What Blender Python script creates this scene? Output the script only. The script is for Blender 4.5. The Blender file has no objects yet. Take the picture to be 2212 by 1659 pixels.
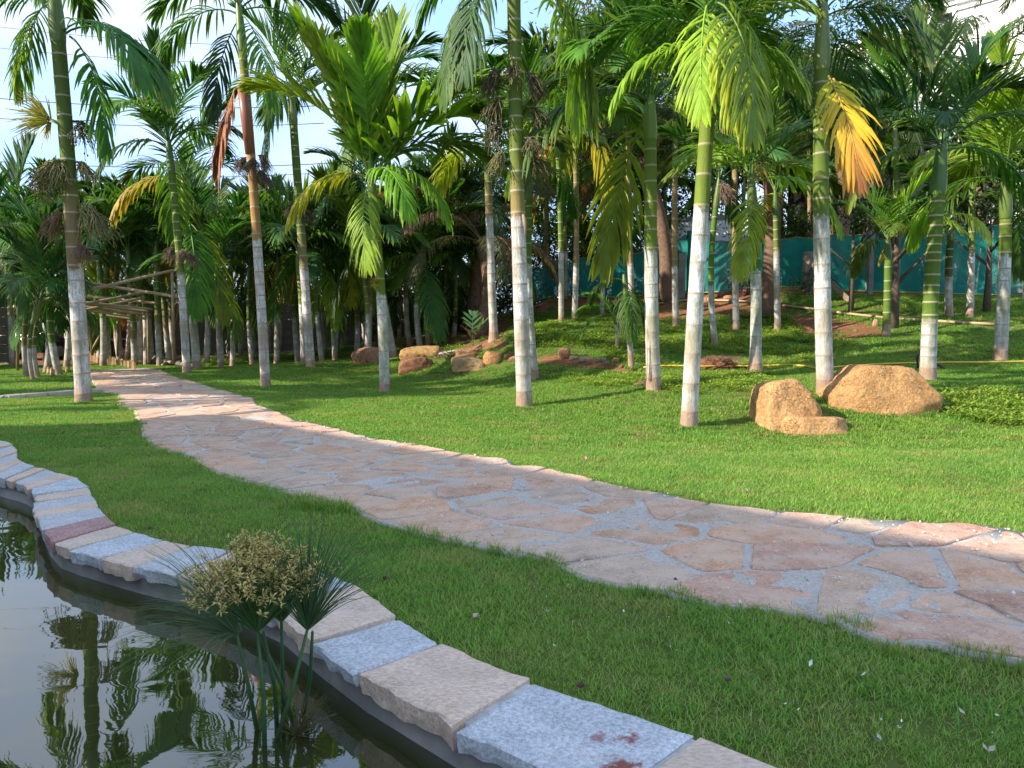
import bpy, math, random
import numpy as np
from mathutils import Vector, Matrix, noise
R = math.radians
SC = bpy.context.scene
COL = SC.collection
rnd = random.Random(7)

# ------------------------------------------------------------------ camera
PW, PH, FP = 2212.0, 1659.0, 1681.0           # picture frame used for measuring and focal length in it
PITCH, CH = R(4.76), 1.25
cam_d = bpy.data.cameras.new('camera')
cam = bpy.data.objects.new('camera', cam_d)
COL.objects.link(cam)
cam.location = (0, 0, CH)
cam.rotation_euler = (R(90) - PITCH, 0, 0)
cam_d.sensor_width = 36
cam_d.lens = 36 * FP / PW
cam_d.clip_start = 0.05
cam_d.clip_end = 2000
SC.camera = cam

# ------------------------------------------------------------------ sky, sun, exposure
SUN_EL = R(31)
SH = Vector((0.93, 0.36, 0)).normalized()     # where shadows fall on the ground
world = bpy.data.worlds.new('World')
SC.world = world
world.use_nodes = True
wn = world.node_tree
wn.nodes.clear()
w_out = wn.nodes.new('ShaderNodeOutputWorld')
w_bg = wn.nodes.new('ShaderNodeBackground')
w_sky = wn.nodes.new('ShaderNodeTexSky')
w_sky.sky_type = 'NISHITA'
w_sky.sun_disc = False
w_sky.sun_elevation = SUN_EL
w_sky.sun_rotation = math.atan2(-SH.x, -SH.y)
w_sky.altitude = 100
w_sky.air_density = 1.0
w_sky.dust_density = 1.0
w_sky.ozone_density = 3.0
w_tc = wn.nodes.new('ShaderNodeTexCoord')
w_map = wn.nodes.new('ShaderNodeMapping')
w_map.inputs['Scale'].default_value = (1.0, 1.0, 2.6)
w_map.inputs['Location'].default_value = (3.1, 0.4, 0.2)
w_no = wn.nodes.new('ShaderNodeTexNoise')
w_no.inputs['Scale'].default_value = 2.2
w_no.inputs['Detail'].default_value = 5
w_no.inputs['Roughness'].default_value = 0.55
w_ramp = wn.nodes.new('ShaderNodeValToRGB')
w_ramp.color_ramp.elements[0].position = 0.40
w_ramp.color_ramp.elements[0].color = (0.02, 0.02, 0.02, 1)
w_ramp.color_ramp.elements[1].position = 0.66
w_ramp.color_ramp.elements[1].color = (0.9, 0.9, 0.9, 1)
w_mix = wn.nodes.new('ShaderNodeMix')
w_mix.data_type = 'RGBA'
w_mix.inputs[7].default_value = (2.0, 2.15, 2.4, 1)
L = wn.links.new
L(w_tc.outputs['Generated'], w_map.inputs['Vector'])
L(w_map.outputs['Vector'], w_no.inputs['Vector'])
L(w_no.outputs['Fac'], w_ramp.inputs['Fac'])
L(w_ramp.outputs['Color'], w_mix.inputs[0])
w_base = wn.nodes.new('ShaderNodeMix')
w_base.data_type = 'RGBA'
w_base.inputs[0].default_value = 0.8
w_base.inputs[7].default_value = (0.95, 1.55, 2.65, 1)
L(w_sky.outputs['Color'], w_base.inputs[6])
L(w_base.outputs[2], w_mix.inputs[6])
L(w_mix.outputs[2], w_bg.inputs['Color'])
L(w_bg.outputs['Background'], w_out.inputs['Surface'])
w_bg.inputs['Strength'].default_value = 0.15

sun_d = bpy.data.lights.new('sun', 'SUN')
sun_d.energy = 2.4
sun_d.angle = R(0.55)
sun_d.color = (1.0, 0.91, 0.77)
sun = bpy.data.objects.new('sun', sun_d)
COL.objects.link(sun)
sdir = Vector((SH.x * math.cos(SUN_EL), SH.y * math.cos(SUN_EL), -math.sin(SUN_EL)))
sun.rotation_euler = sdir.to_track_quat('-Z', 'Y').to_euler()
sun.location = (-20, -8, 20)

SC.view_settings.view_transform = 'Standard'
SC.view_settings.look = 'None'
SC.view_settings.exposure = 1.97
SC.view_settings.gamma = 1
SC.view_settings.use_curve_mapping = False
SC.render.engine = 'CYCLES'
SC.cycles.max_bounces = 7
SC.cycles.diffuse_bounces = 3
SC.cycles.transparent_max_bounces = 8
SC.cycles.use_denoising = True
SC.cycles.sample_clamp_indirect = 6

# ------------------------------------------------------------------ measuring helpers
_cp, _sp = math.cos(PITCH), math.sin(PITCH)


def ray(px, py):
    u = (px - PW / 2) / FP
    v = (PH / 2 - py) / FP
    return Vector((u, _cp + v * _sp, -_sp + v * _cp))


def pt(px, py, d):
    """point seen at (px, py) at the distance y = d in front of the camera"""
    r = ray(px, py)
    return Vector((0, 0, CH)) + r * (d / r.y)


def proj(x, y, z):
    dy, dz = y, z - CH
    f = dy * _cp - dz * _sp
    up = dy * _sp + dz * _cp
    f = np.maximum(f, 1e-3)
    return PW / 2 + FP * x / f, PH / 2 - FP * up / f


_ctl = [(-3, 1, 0), (0, 1, 0), (3, 1, 0), (6, 3, 0.02), (-6, 4, 0), (-3, 4, 0), (0, 4, 0), (3, 4.5, 0), (-8, 7, 0), (-4, 7, 0),
        (0, 7, 0), (3.2, 6.5, 0), (-8, 11, 0), (-4, 11, 0), (-1, 10.5, 0), (1, 9.3, 0), (-6, 15, 0), (-2, 13, 0),
        (-10, 20, -0.03), (-14, 25, -0.1), (-6, 24, -0.05), (-3, 18, 0.03), (-20, 15, 0), (-25, 34, -0.1), (-8, 34, 0.0),
        (0, 32, 1.2), (-5, 2, 0), (-12, 2, 0), (0, -5, 0), (8, -5, 0), (-12, -8, 0), (14, 4, 0.3),
        (20, 25, 2.0), (16, 18, 1.4), (30, 20, 2.0), (25, 40, 2.2), (60, 60, 2.2), (0, 90, 1.2), (-70, 70, 0), (70, 0, 1), (-60, 0, 0),
        (0, -60, 0), (200, 200, 2), (-200, 200, 0), (200, -200, 1), (-200, -200, 0), (0, 300, 1)]
for _px, _py, _d in ((2003, 820, 11.2), (2160, 775, 13.5), (1782, 848, 9.9), (1410, 840, 11.3), (1630, 800, 13.2), (1545, 748, 16.5),
                     (1680, 715, 18.5), (1915, 725, 16), (1210, 698, 19), (1300, 685, 22.5), (1068, 735, 16.8), (1365, 790, 13.8),
                     (1200, 645, 25), (1430, 640, 23.5), (1700, 628, 21.5), (1950, 640, 20.6), (2212, 645, 20), (2300, 850, 10.5), (1730, 935, 8.8),
                     (1920, 895, 9.3), (2212, 905, 9.0), (900, 800, 17.5), (780, 786, 19), (670, 790, 18.5), (1030, 800, 16), (1155, 820, 14),
                     (1180, 780, 15.2), (1490, 925, 8.9), (850, 776, 20.5)):
    _p = pt(_px, _py, _d)
    _ctl.append((_p.x, _p.y, _p.z))
_ctl = np.array(_ctl, float)
_n = len(_ctl)
_A = np.zeros((_n + 1, _n + 1))
_A[:_n, :_n] = -np.sqrt(((_ctl[:, None, :2] - _ctl[None, :, :2]) ** 2).sum(-1) + 0.35 ** 2)
_A[:_n, _n] = 1
_A[_n, :_n] = 1
_wt = np.linalg.solve(_A, np.append(_ctl[:, 2], 0))


def gz(x, y):
    x = np.asarray(x, float)
    y = np.asarray(y, float)
    out = np.full(x.shape, _wt[_n])
    for i in range(_n):
        out = out - _wt[i] * np.sqrt((x - _ctl[i, 0]) ** 2 + (y - _ctl[i, 1]) ** 2 + 0.35 ** 2)
    return out


def gz1(x, y):
    return float(gz(np.array([x]), np.array([y]))[0])


def hit(px, py, off=0.0):
    """the spot of ground seen at (px, py)"""
    r = ray(px, py)
    ts = np.concatenate([np.arange(1, 14, 0.05), np.arange(14, 70, 0.2)])
    xs, ys, zs = r.x * ts, r.y * ts, CH + r.z * ts
    below = np.nonzero(zs < gz(xs, ys) + off)[0]
    if len(below) == 0:
        t = 26 / r.y
        return Vector((r.x * t, r.y * t, gz1(r.x * t, r.y * t)))
    i = below[0]
    t = ts[i]
    if i > 0:
        a = zs[i - 1] - gz1(xs[i - 1], ys[i - 1]) - off
        b = zs[i] - gz1(xs[i], ys[i]) - off
        t = ts[i - 1] + (ts[i] - ts[i - 1]) * a / (a - b)
    return Vector((r.x * t, r.y * t, gz1(r.x * t, r.y * t) + off))


def flat(px, py, z):
    r = ray(px, py)
    t = (z - CH) / r.z
    return Vector((r.x * t, r.y * t, z))


def inpoly(x, y, poly):
    x = np.asarray(x, float)
    y = np.asarray(y, float)
    c = np.zeros(x.shape, bool)
    n = len(poly)
    for i in range(n):
        x1, y1 = poly[i][0], poly[i][1]
        x2, y2 = poly[i - 1][0], poly[i - 1][1]
        if y1 == y2:
            continue
        m = ((y1 > y) != (y2 > y)) & (x < (x2 - x1) * (y - y1) / (y2 - y1) + x1)
        c ^= m
    return c


# ------------------------------------------------------------------ mesh helpers
class MB:
    def __init__(s):
        s.v, s.f, s.m, s.a = [], [], [], []

    def add(s, vs, fs, mat=0, a=None):
        o = len(s.v)
        s.v += [tuple(p) for p in vs]
        s.f += [tuple(i + o for i in f) for f in fs]
        s.m += [mat] * len(fs)
        s.a += list(a) if a is not None else [0.0] * len(vs)
        return o

    def tube(s, pts, radii, n=6, mat=0, cap=True, a=0.0):
        pts = [Vector(p) for p in pts]
        vs, fs = [], []
        ref = None
        for i, p in enumerate(pts):
            t = (pts[min(i + 1, len(pts) - 1)] - pts[max(i - 1, 0)])
            t = t.normalized() if t.length > 1e-9 else Vector((0, 0, 1))
            if ref is None:
                ref = Vector((1, 0, 0)) if abs(t.x) < 0.8 else Vector((0, 1, 0))
            b1 = (ref - t * ref.dot(t)).normalized()
            ref = b1
            b2 = t.cross(b1)
            r = radii[i] if hasattr(radii, '__len__') else radii
            for k in range(n):
                an = 2 * math.pi * k / n
                vs.append(p + (b1 * math.cos(an) + b2 * math.sin(an)) * r)
        for i in range(len(pts) - 1):
            for k in range(n):
                k2 = (k + 1) % n
                fs.append((i * n + k, i * n + k2, (i + 1) * n + k2, (i + 1) * n + k))
        if cap and n > 2:
            fs.append(tuple(range(n))[::-1])
            fs.append(tuple((len(pts) - 1) * n + k for k in range(n)))
        s.add(vs, fs, mat, [a] * len(vs))

    def box(s, c, size, rz=0.0, mat=0):
        hx, hy, hz = size[0] / 2, size[1] / 2, size[2] / 2
        cs, sn = math.cos(rz), math.sin(rz)
        vs = []
        for dz in (-hz, hz):
            for dx, dy in ((-hx, -hy), (hx, -hy), (hx, hy), (-hx, hy)):
                vs.append((c[0] + dx * cs - dy * sn, c[1] + dx * sn + dy * cs, c[2] + dz))
        s.add(vs, [(0, 3, 2, 1), (4, 5, 6, 7), (0, 1, 5, 4), (1, 2, 6, 5), (2, 3, 7, 6), (3, 0, 4, 7)], mat)

    def octa(s, c, r, ax, mat=0, long=1.6):
        ax = Vector(ax).normalized()
        u = ax.orthogonal().normalized()
        w = ax.cross(u)
        c = Vector(c)
        vs = [c + ax * r * long, c - ax * r * long] + [c + u * r, c + w * r, c - u * r, c - w * r]
        s.add(vs, [(0, 2, 3), (0, 3, 4), (0, 4, 5), (0, 5, 2), (1, 3, 2), (1, 4, 3), (1, 5, 4), (1, 2, 5)], mat)

    def mesh(s, name, mats, smooth=True, attr=False):
        me = bpy.data.meshes.new(name)
        me.from_pydata(s.v, [], s.f)
        for m in (mats if isinstance(mats, (list, tuple)) else [mats]):
            me.materials.append(m)
        me.polygons.foreach_set('material_index', s.m)
        me.polygons.foreach_set('use_smooth', [smooth] * len(s.f))
        if attr:
            at = me.attributes.new('aa', 'FLOAT', 'POINT')
            at.data.foreach_set('value', s.a)
        me.update()
        return me

    def build(s, name, mats, parent=None, smooth=True, attr=False, color=None):
        return link(name, s.mesh(name, mats, smooth, attr), parent, color)


def link(name, data, parent=None, color=None):
    o = bpy.data.objects.new(name, data)
    COL.objects.link(o)
    if parent is not None:
        o.parent = parent
    if color is not None:
        o.color = (*color, 1)
    return o


def tag(o, label, cat=None, group=None, kind=None):
    o['label'] = label
    if cat:
        o['category'] = cat
    if group:
        o['group'] = group
    if kind:
        o['kind'] = kind
    return o


def thing(name, label, cat, loc=(0, 0, 0), group=None, rz=0.0):
    o = bpy.data.objects.new(name, None)
    o.empty_display_size = 0.1
    COL.objects.link(o)
    o.location = loc
    o.rotation_euler = (0, 0, rz)
    return tag(o, label, cat, group)


# ------------------------------------------------------------------ materials
class NT:
    def __init__(s, name):
        s.mat = bpy.data.materials.new(name)
        s.mat.use_nodes = True
        s.t = s.mat.node_tree
        s.t.nodes.clear()
        s.out = s.t.nodes.new('ShaderNodeOutputMaterial')

    def n(s, typ, **kw):
        nd = s.t.nodes.new(typ)
        for k, v in kw.items():
            setattr(nd, k, v)
        return nd

    def l(s, a, b):
        s.t.links.new(a, b)

    def noise(s, scale, detail=3, rough=0.55, vec=None, dist=0.0):
        nd = s.n('ShaderNodeTexNoise')
        nd.inputs['Scale'].default_value = scale
        nd.inputs['Detail'].default_value = detail
        nd.inputs['Roughness'].default_value = rough
        nd.inputs['Distortion'].default_value = dist
        if vec is not None:
            s.l(vec, nd.inputs['Vector'])
        return nd

    def ramp(s, fac, p0, p1, c0=(0, 0, 0), c1=(1, 1, 1)):
        nd = s.n('ShaderNodeValToRGB')
        e = nd.color_ramp.elements
        e[0].position, e[1].position = p0, p1
        e[0].color, e[1].color = (*c0, 1), (*c1, 1)
        s.l(fac, nd.inputs['Fac'])
        return nd.outputs['Color']

    def mix(s, fac, a, b, blend='MIX'):
        nd = s.n('ShaderNodeMix', data_type='RGBA', blend_type=blend)
        nd.clamp_factor = True
        for sock, v in ((nd.inputs[0], fac), (nd.inputs[6], a), (nd.inputs[7], b)):
            if isinstance(v, (int, float)):
                sock.default_value = v
            elif isinstance(v, tuple):
                sock.default_value = (*v, 1)
            else:
                s.l(v, sock)
        return nd.outputs[2]

    def math(s, op, a, b=None, clamp=False):
        nd = s.n('ShaderNodeMath', operation=op)
        nd.use_clamp = clamp
        for i, v in enumerate((a, b)):
            if v is None:
                continue
            if isinstance(v, (int, float)):
                nd.inputs[i].default_value = v
            else:
                s.l(v, nd.inputs[i])
        return nd.outputs[0]

    def attr(s, name):
        return s.n('ShaderNodeAttribute', attribute_name=name).outputs['Fac']

    def bump(s, h, strength, dist=0.01):
        nd = s.n('ShaderNodeBump')
        nd.inputs['Strength'].default_value = strength
        nd.inputs['Distance'].default_value = dist
        s.l(h, nd.inputs['Height'])
        return nd.outputs['Normal']

    def mapping(s, vec, scale):
        nd = s.n('ShaderNodeMapping')
        nd.inputs['Scale'].default_value = scale
        s.l(vec, nd.inputs['Vector'])
        return nd.outputs['Vector']

    def pbr(s, col, rough=0.8, spec=0.3, normal=None, metal=0.0):
        nd = s.n('ShaderNodeBsdfPrincipled')
        if isinstance(col, tuple):
            nd.inputs['Base Color'].default_value = (*col, 1)
        else:
            s.l(col, nd.inputs['Base Color'])
        if isinstance(rough, (int, float)):
            nd.inputs['Roughness'].default_value = rough
        else:
            s.l(rough, nd.inputs['Roughness'])
        nd.inputs['Specular IOR Level'].default_value = spec
        nd.inputs['Metallic'].default_value = metal
        if normal is not None:
            s.l(normal, nd.inputs['Normal'])
        return nd

    def done(s, shader):
        s.l(shader.outputs[0], s.out.inputs['Surface'])
        return s.mat


def m_plain(name, col, rough=0.7, spec=0.3, var=0.25, scale=8.0, bump=0.0, bscale=40, metal=0.0):
    t = NT(name)
    tc = t.n('ShaderNodeTexCoord').outputs['Object']
    nz = t.noise(scale, 5, 0.6, tc)
    dark = tuple(c * (1 - var) for c in col)
    lite = tuple(min(1, c * (1 + var)) for c in col)
    c = t.mix(t.ramp(nz.outputs['Fac'], 0.3, 0.7), dark, lite)
    nrm = None
    if bump:
        nrm = t.bump(t.noise(bscale, 5, 0.65, tc).outputs['Fac'], bump)
    return t.done(t.pbr(c, rough, spec, nrm, metal))


def m_tint(name, rough=0.8, spec=0.25, var=0.3, scale=10.0, bump=0.4, bscale=60, stretch=(1, 1, 1), speck=0.0, speckscale=160, dust=None):
    """colour comes from the object's own colour, with noise over it"""
    t = NT(name)
    tc = t.n('ShaderNodeTexCoord').outputs['Object']
    oi = t.n('ShaderNodeObjectInfo')
    vec = t.mapping(tc, stretch)
    nz = t.noise(scale, 6, 0.62, vec)
    f = t.ramp(nz.outputs['Fac'], 0.3, 0.72, (1 - var,) * 3, (1 + var * 0.7,) * 3)
    c = t.mix(1.0, oi.outputs['Color'], f, 'MULTIPLY')
    if speck:
        sp = t.noise(speckscale, 3, 0.8, tc)
        c = t.mix(1.0, c, t.ramp(sp.outputs['Fac'], 0.36, 0.62, (1 - speck,) * 3, (1 + speck * 0.45,) * 3), 'MULTIPLY')
    if dust:
        gp = t.n('ShaderNodeNewGeometry').outputs['Position']
        du = t.math('ADD', t.noise(3.2, 5, 0.65, gp).outputs['Fac'], t.math('MULTIPLY', t.math('SUBTRACT', t.noise(40, 4, 0.7, gp).outputs['Fac'], 0.5), 0.5))
        c = t.mix(t.ramp(du, 0.38, 0.62, (0.0, 0.0, 0.0), (0.7, 0.7, 0.7)), c, dust)
    nrm = t.bump(t.noise(bscale, 6, 0.7, vec).outputs['Fac'], bump, 0.012) if bump else None
    return t.done(t.pbr(c, rough, spec, nrm))


def m_leaf(name, trans=0.32, rough=0.42, var=0.35, tipdry=0.0, fixed=None):
    t = NT(name)
    oi = t.n('ShaderNodeObjectInfo')
    ocol = oi.outputs['Color']
    if fixed:
        ocol = t.mix(oi.outputs['Random'], fixed[0], fixed[1])
    tc = t.n('ShaderNodeTexCoord').outputs['Object']
    nz = t.noise(5.0, 3, 0.6, tc)
    c = t.mix(1.0, ocol, t.ramp(nz.outputs['Fac'], 0.25, 0.75, (1 - var,) * 3, (1 + var,) * 3), 'MULTIPLY')
    aa = t.attr('aa')
    c = t.mix(t.math('MULTIPLY', aa, 0.45), c, t.mix(1.0, c, (1.7, 1.35, 0.55), 'MULTIPLY'))
    if tipdry:
        nz2 = t.noise(9.0, 2, 0.5, tc)
        dry = t.math('MULTIPLY', t.ramp(aa, 0.80, 1.0), t.ramp(nz2.outputs['Fac'], 0.45, 0.6))
        c = t.mix(t.math('MULTIPLY', dry, tipdry), c, (0.32, 0.22, 0.07))
    p = t.pbr(c, rough, 0.25)
    tr = t.n('ShaderNodeBsdfTranslucent')
    t.l(t.mix(1.0, c, (1.5, 1.6, 0.7), 'MULTIPLY'), tr.inputs['Color'])
    ms = t.n('ShaderNodeMixShader')
    ms.inputs[0].default_value = trans
    t.l(p.outputs[0], ms.inputs[1])
    t.l(tr.outputs[0], ms.inputs[2])
    return t.done(ms)


def m_deadfrond():
    t = NT('yellow_dying_leaf')
    aa = t.attr('ss')
    nz = t.noise(6.0, 3, 0.6, t.n('ShaderNodeTexCoord').outputs['Object'])
    f = t.math('ADD', aa, t.math('MULTIPLY', t.math('SUBTRACT', nz.outputs['Fac'], 0.5), 0.35))
    r = t.n('ShaderNodeValToRGB')
    e = r.color_ramp.elements
    e[0].position, e[0].color = 0.05, (0.42, 0.42, 0.02, 1)
    e[1].position, e[1].color = 1.0, (0.36, 0.14, 0.05, 1)
    k = e.new(0.42)
    k.color = (0.78, 0.50, 0.03, 1)
    k = e.new(0.74)
    k.color = (0.70, 0.33, 0.05, 1)
    t.l(f, r.inputs['Fac'])
    p = t.pbr(r.outputs['Color'], 0.5, 0.3)
    tr = t.n('ShaderNodeBsdfTranslucent')
    t.l(r.outputs['Color'], tr.inputs['Color'])
    ms = t.n('ShaderNodeMixShader')
    ms.inputs[0].default_value = 0.3
    t.l(p.outputs[0], ms.inputs[1])
    t.l(tr.outputs[0], ms.inputs[2])
    return t.done(ms)


def m_trunk():
    t = NT('areca_trunk_bark')
    tc = t.n('ShaderNodeTexCoord').outputs['Object']
    oi = t.n('ShaderNodeObjectInfo')
    hg, wd, rg, ag = t.attr('hg'), t.attr('wd'), t.attr('rg'), t.attr('ag')
    streak = t.noise(22, 5, 0.65, t.mapping(tc, (1, 1, 0.12)))
    blot = t.noise(7, 4, 0.6, tc)
    fine = t.noise(60, 4, 0.7, t.mapping(tc, (1, 1, 0.4)))
    green = t.mix(streak.outputs['Fac'], (0.075, 0.125, 0.022), (0.16, 0.21, 0.04))
    brown = t.mix(streak.outputs['Fac'], (0.20, 0.13, 0.055), (0.36, 0.26, 0.13))
    f = t.math('ADD', ag, t.math('MULTIPLY', t.math('SUBTRACT', blot.outputs['Fac'], 0.5), 0.9), True)
    c = t.mix(f, green, brown)
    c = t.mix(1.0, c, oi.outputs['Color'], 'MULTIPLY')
    c = t.mix(t.math('MULTIPLY', rg, 0.85), c, (0.40, 0.34, 0.23))
    # whitewash
    w1 = t.math('ADD', wd, t.math('MULTIPLY', t.math('SUBTRACT', blot.outputs['Fac'], 0.5), 0.55))
    wm = t.ramp(w1, 0.0, 0.05, (1, 1, 1), (0, 0, 0))
    fl = t.math('ADD', t.math('MULTIPLY', streak.outputs['Fac'], 0.6), t.math('MULTIPLY', fine.outputs['Fac'], 0.4))
    flk = t.ramp(fl, 0.43, 0.55)
    big = t.ramp(t.noise(3.2, 3, 0.6, t.mapping(tc, (1, 1, 0.45))).outputs['Fac'], 0.38, 0.58)
    keep = t.math('MULTIPLY', t.math('ADD', t.math('MULTIPLY', big, 0.75), 0.25), t.math('ADD', t.math('MULTIPLY', flk, 0.7), 0.3))
    wm = t.math('MULTIPLY', wm, keep)
    white = t.mix(fine.outputs['Fac'], (0.60, 0.595, 0.585), (0.84, 0.84, 0.84))
    white = t.mix(t.ramp(t.noise(13, 5, 0.7, t.mapping(tc, (1, 1, 0.5))).outputs['Fac'], 0.50, 0.66, (0, 0, 0), (0.75, 0.75, 0.75)), white, (0.34, 0.30, 0.27))
    white = t.mix(t.math('MULTIPLY', rg, t.math('MULTIPLY', blot.outputs['Fac'], 1.9), True), white, (0.34, 0.23, 0.185))
    scr = t.noise(85, 4, 0.7, t.mapping(tc, (1, 1, 0.07)))
    white = t.mix(t.ramp(scr.outputs['Fac'], 0.54, 0.64, (0, 0, 0), (0.65, 0.65, 0.65)), white, (0.30, 0.25, 0.21))
    under = t.mix(0.55, c, (0.30, 0.27, 0.23))
    base = t.mix(t.ramp(wd, 0.0, 0.02, (1, 1, 1), (0, 0, 0)), c, under)
    c = t.mix(wm, base, white)
    mud = t.math('ADD', hg, t.math('MULTIPLY', t.math('SUBTRACT', blot.outputs['Fac'], 0.5), 0.35))
    c = t.mix(t.ramp(mud, 0.10, 0.34, (0.8, 0.8, 0.8), (0, 0, 0)), c, (0.30, 0.17, 0.10))
    h = t.math('ADD', t.math('MULTIPLY', streak.outputs['Fac'], 0.6), fine.outputs['Fac'])
    return t.done(t.pbr(c, 0.75, 0.25, t.bump(h, 0.6, 0.012)))


def m_grass():
    t = NT('lawn_blade')
    geo = t.n('ShaderNodeNewGeometry')
    aa = t.attr('aa')
    oi = t.n('ShaderNodeObjectInfo')
    big = t.noise(0.55, 4, 0.6, geo.outputs['Position'])
    med = t.noise(3.5, 3, 0.6, geo.outputs['Position'])
    c = t.mix(t.ramp(big.outputs['Fac'], 0.35, 0.65), (0.125, 0.275, 0.046), (0.255, 0.375, 0.064))
    c = t.mix(t.ramp(med.outputs['Fac'], 0.35, 0.7), c, (0.185, 0.350, 0.054))
    dry = t.math('MULTIPLY', t.ramp(t.noise(1.7, 4, 0.7, geo.outputs['Position']).outputs['Fac'], 0.50, 0.70), 0.8)
    c = t.mix(dry, c, (0.38, 0.34, 0.12))
    c = t.mix(t.ramp(oi.outputs['Random'], 0.0, 1.0, (0, 0, 0), (0.45, 0.45, 0.45)), c, (0.115, 0.270, 0.042))
    c = t.mix(1.0, c, t.ramp(aa, 0.0, 1.0, (0.55, 0.58, 0.6), (1.5, 1.4, 1.35)), 'MULTIPLY')
    straw = t.ramp(t.math('MULTIPLY', aa, 0.5), 0.70, 0.72)
    c = t.mix(straw, c, (0.42, 0.37, 0.17))
    p = t.pbr(c, 0.5, 0.25)
    tr = t.n('ShaderNodeBsdfTranslucent')
    t.l(t.mix(1.0, c, (1.5, 1.5, 0.7), 'MULTIPLY'), tr.inputs['Color'])
    ms = t.n('ShaderNodeMixShader')
    ms.inputs[0].default_value = 0.35
    t.l(p.outputs[0], ms.inputs[1])
    t.l(tr.outputs[0], ms.inputs[2])
    return t.done(ms)


def m_ground():
    t = NT('garden_soil')
    geo = t.n('ShaderNodeNewGeometry')
    so = t.attr('soil')
    n1 = t.noise(1.2, 6, 0.65, geo.outputs['Position'])
    n2 = t.noise(14, 6, 0.7, geo.outputs['Position'])
    turf = t.mix(n2.outputs['Fac'], (0.055, 0.085, 0.016), (0.14, 0.155, 0.04))
    red = t.mix(n1.outputs['Fac'], (0.13, 0.055, 0.030), (0.36, 0.165, 0.085))
    red = t.mix(1.0, red, t.ramp(n2.outputs['Fac'], 0.3, 0.7, (0.55, 0.55, 0.55), (1.2, 1.2, 1.2)), 'MULTIPLY')
    f = t.math('ADD', so, t.math('MULTIPLY', t.math('SUBTRACT', n2.outputs['Fac'], 0.5), 0.5), True)
    c = t.mix(t.ramp(f, 0.35, 0.6), turf, red)
    return t.done(t.pbr(c, 0.95, 0.1, t.bump(n2.outputs['Fac'], 0.8, 0.03)))


def m_water():
    t = NT('pond_water')
    geo = t.n('ShaderNodeNewGeometry')
    v = t.mapping(geo.outputs['Position'], (1.0, 1.7, 1))
    n1 = t.noise(2.6, 1, 0.4, v, 0.4)
    n2 = t.noise(11, 2, 0.5, v, 0.3)
    h = t.math('ADD', n1.outputs['Fac'], t.math('MULTIPLY', n2.outputs['Fac'], 0.05))
    c = t.mix(t.ramp(t.noise(1.0, 3).outputs['Fac'], 0.35, 0.65), (0.026, 0.030, 0.009), (0.050, 0.053, 0.014))
    p = t.pbr(c, 0.015, 0.5, t.bump(h, 0.010, 0.2))
    p.inputs['IOR'].default_value = 2.1
    return t.done(p)


def m_granite(name, c0, c1, streak=(1, 1, 1), stain=None):
    t = NT(name)
    tc = t.n('ShaderNodeTexCoord').outputs['Object']
    oi = t.n('ShaderNodeObjectInfo')
    sp = t.noise(75, 4, 0.85, t.mapping(tc, streak))
    bl = t.noise(4.5, 5, 0.6, tc)
    c = t.mix(t.ramp(sp.outputs['Fac'], 0.38, 0.60), c0, c1)
    c = t.mix(1.0, c, t.ramp(bl.outputs['Fac'], 0.3, 0.7, (0.80, 0.78, 0.75), (1.12, 1.1, 1.08)), 'MULTIPLY')
    c = t.mix(t.ramp(oi.outputs['Random'], 0, 1, (0, 0, 0), (0.3, 0.3, 0.3)), c, (0.42, 0.36, 0.30))
    rust = t.ramp(t.noise(2.3, 4, 0.65, tc).outputs['Fac'], 0.60, 0.74, (0, 0, 0), (0.5, 0.5, 0.5))
    c = t.mix(rust, c, (0.50, 0.28, 0.12))
    if stain:
        for (sx, sy, sr, k) in stain:
            d = t.n('ShaderNodeVectorMath', operation='DISTANCE')
            t.l(t.mapping(tc, (1, 1, 0)), d.inputs[0])
            d.inputs[1].default_value = (sx, sy, 0)
            q = t.math('ADD', t.math('DIVIDE', d.outputs['Value'], sr), t.math('MULTIPLY', t.math('SUBTRACT', t.noise(26, 5, 0.75, tc).outputs['Fac'], 0.5), 5.0))
            c = t.mix(t.math('MULTIPLY', t.ramp(q, 0.1, 1.0, (1, 1, 1), (0, 0, 0)), k), c, (0.21, 0.045, 0.028))
    hb = t.math('ADD', t.noise(24, 6, 0.75, tc).outputs['Fac'], t.math('MULTIPLY', sp.outputs['Fac'], 0.3))
    return t.done(t.pbr(c, 0.78, 0.35, t.bump(hb, 0.55, 0.008)))


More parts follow.
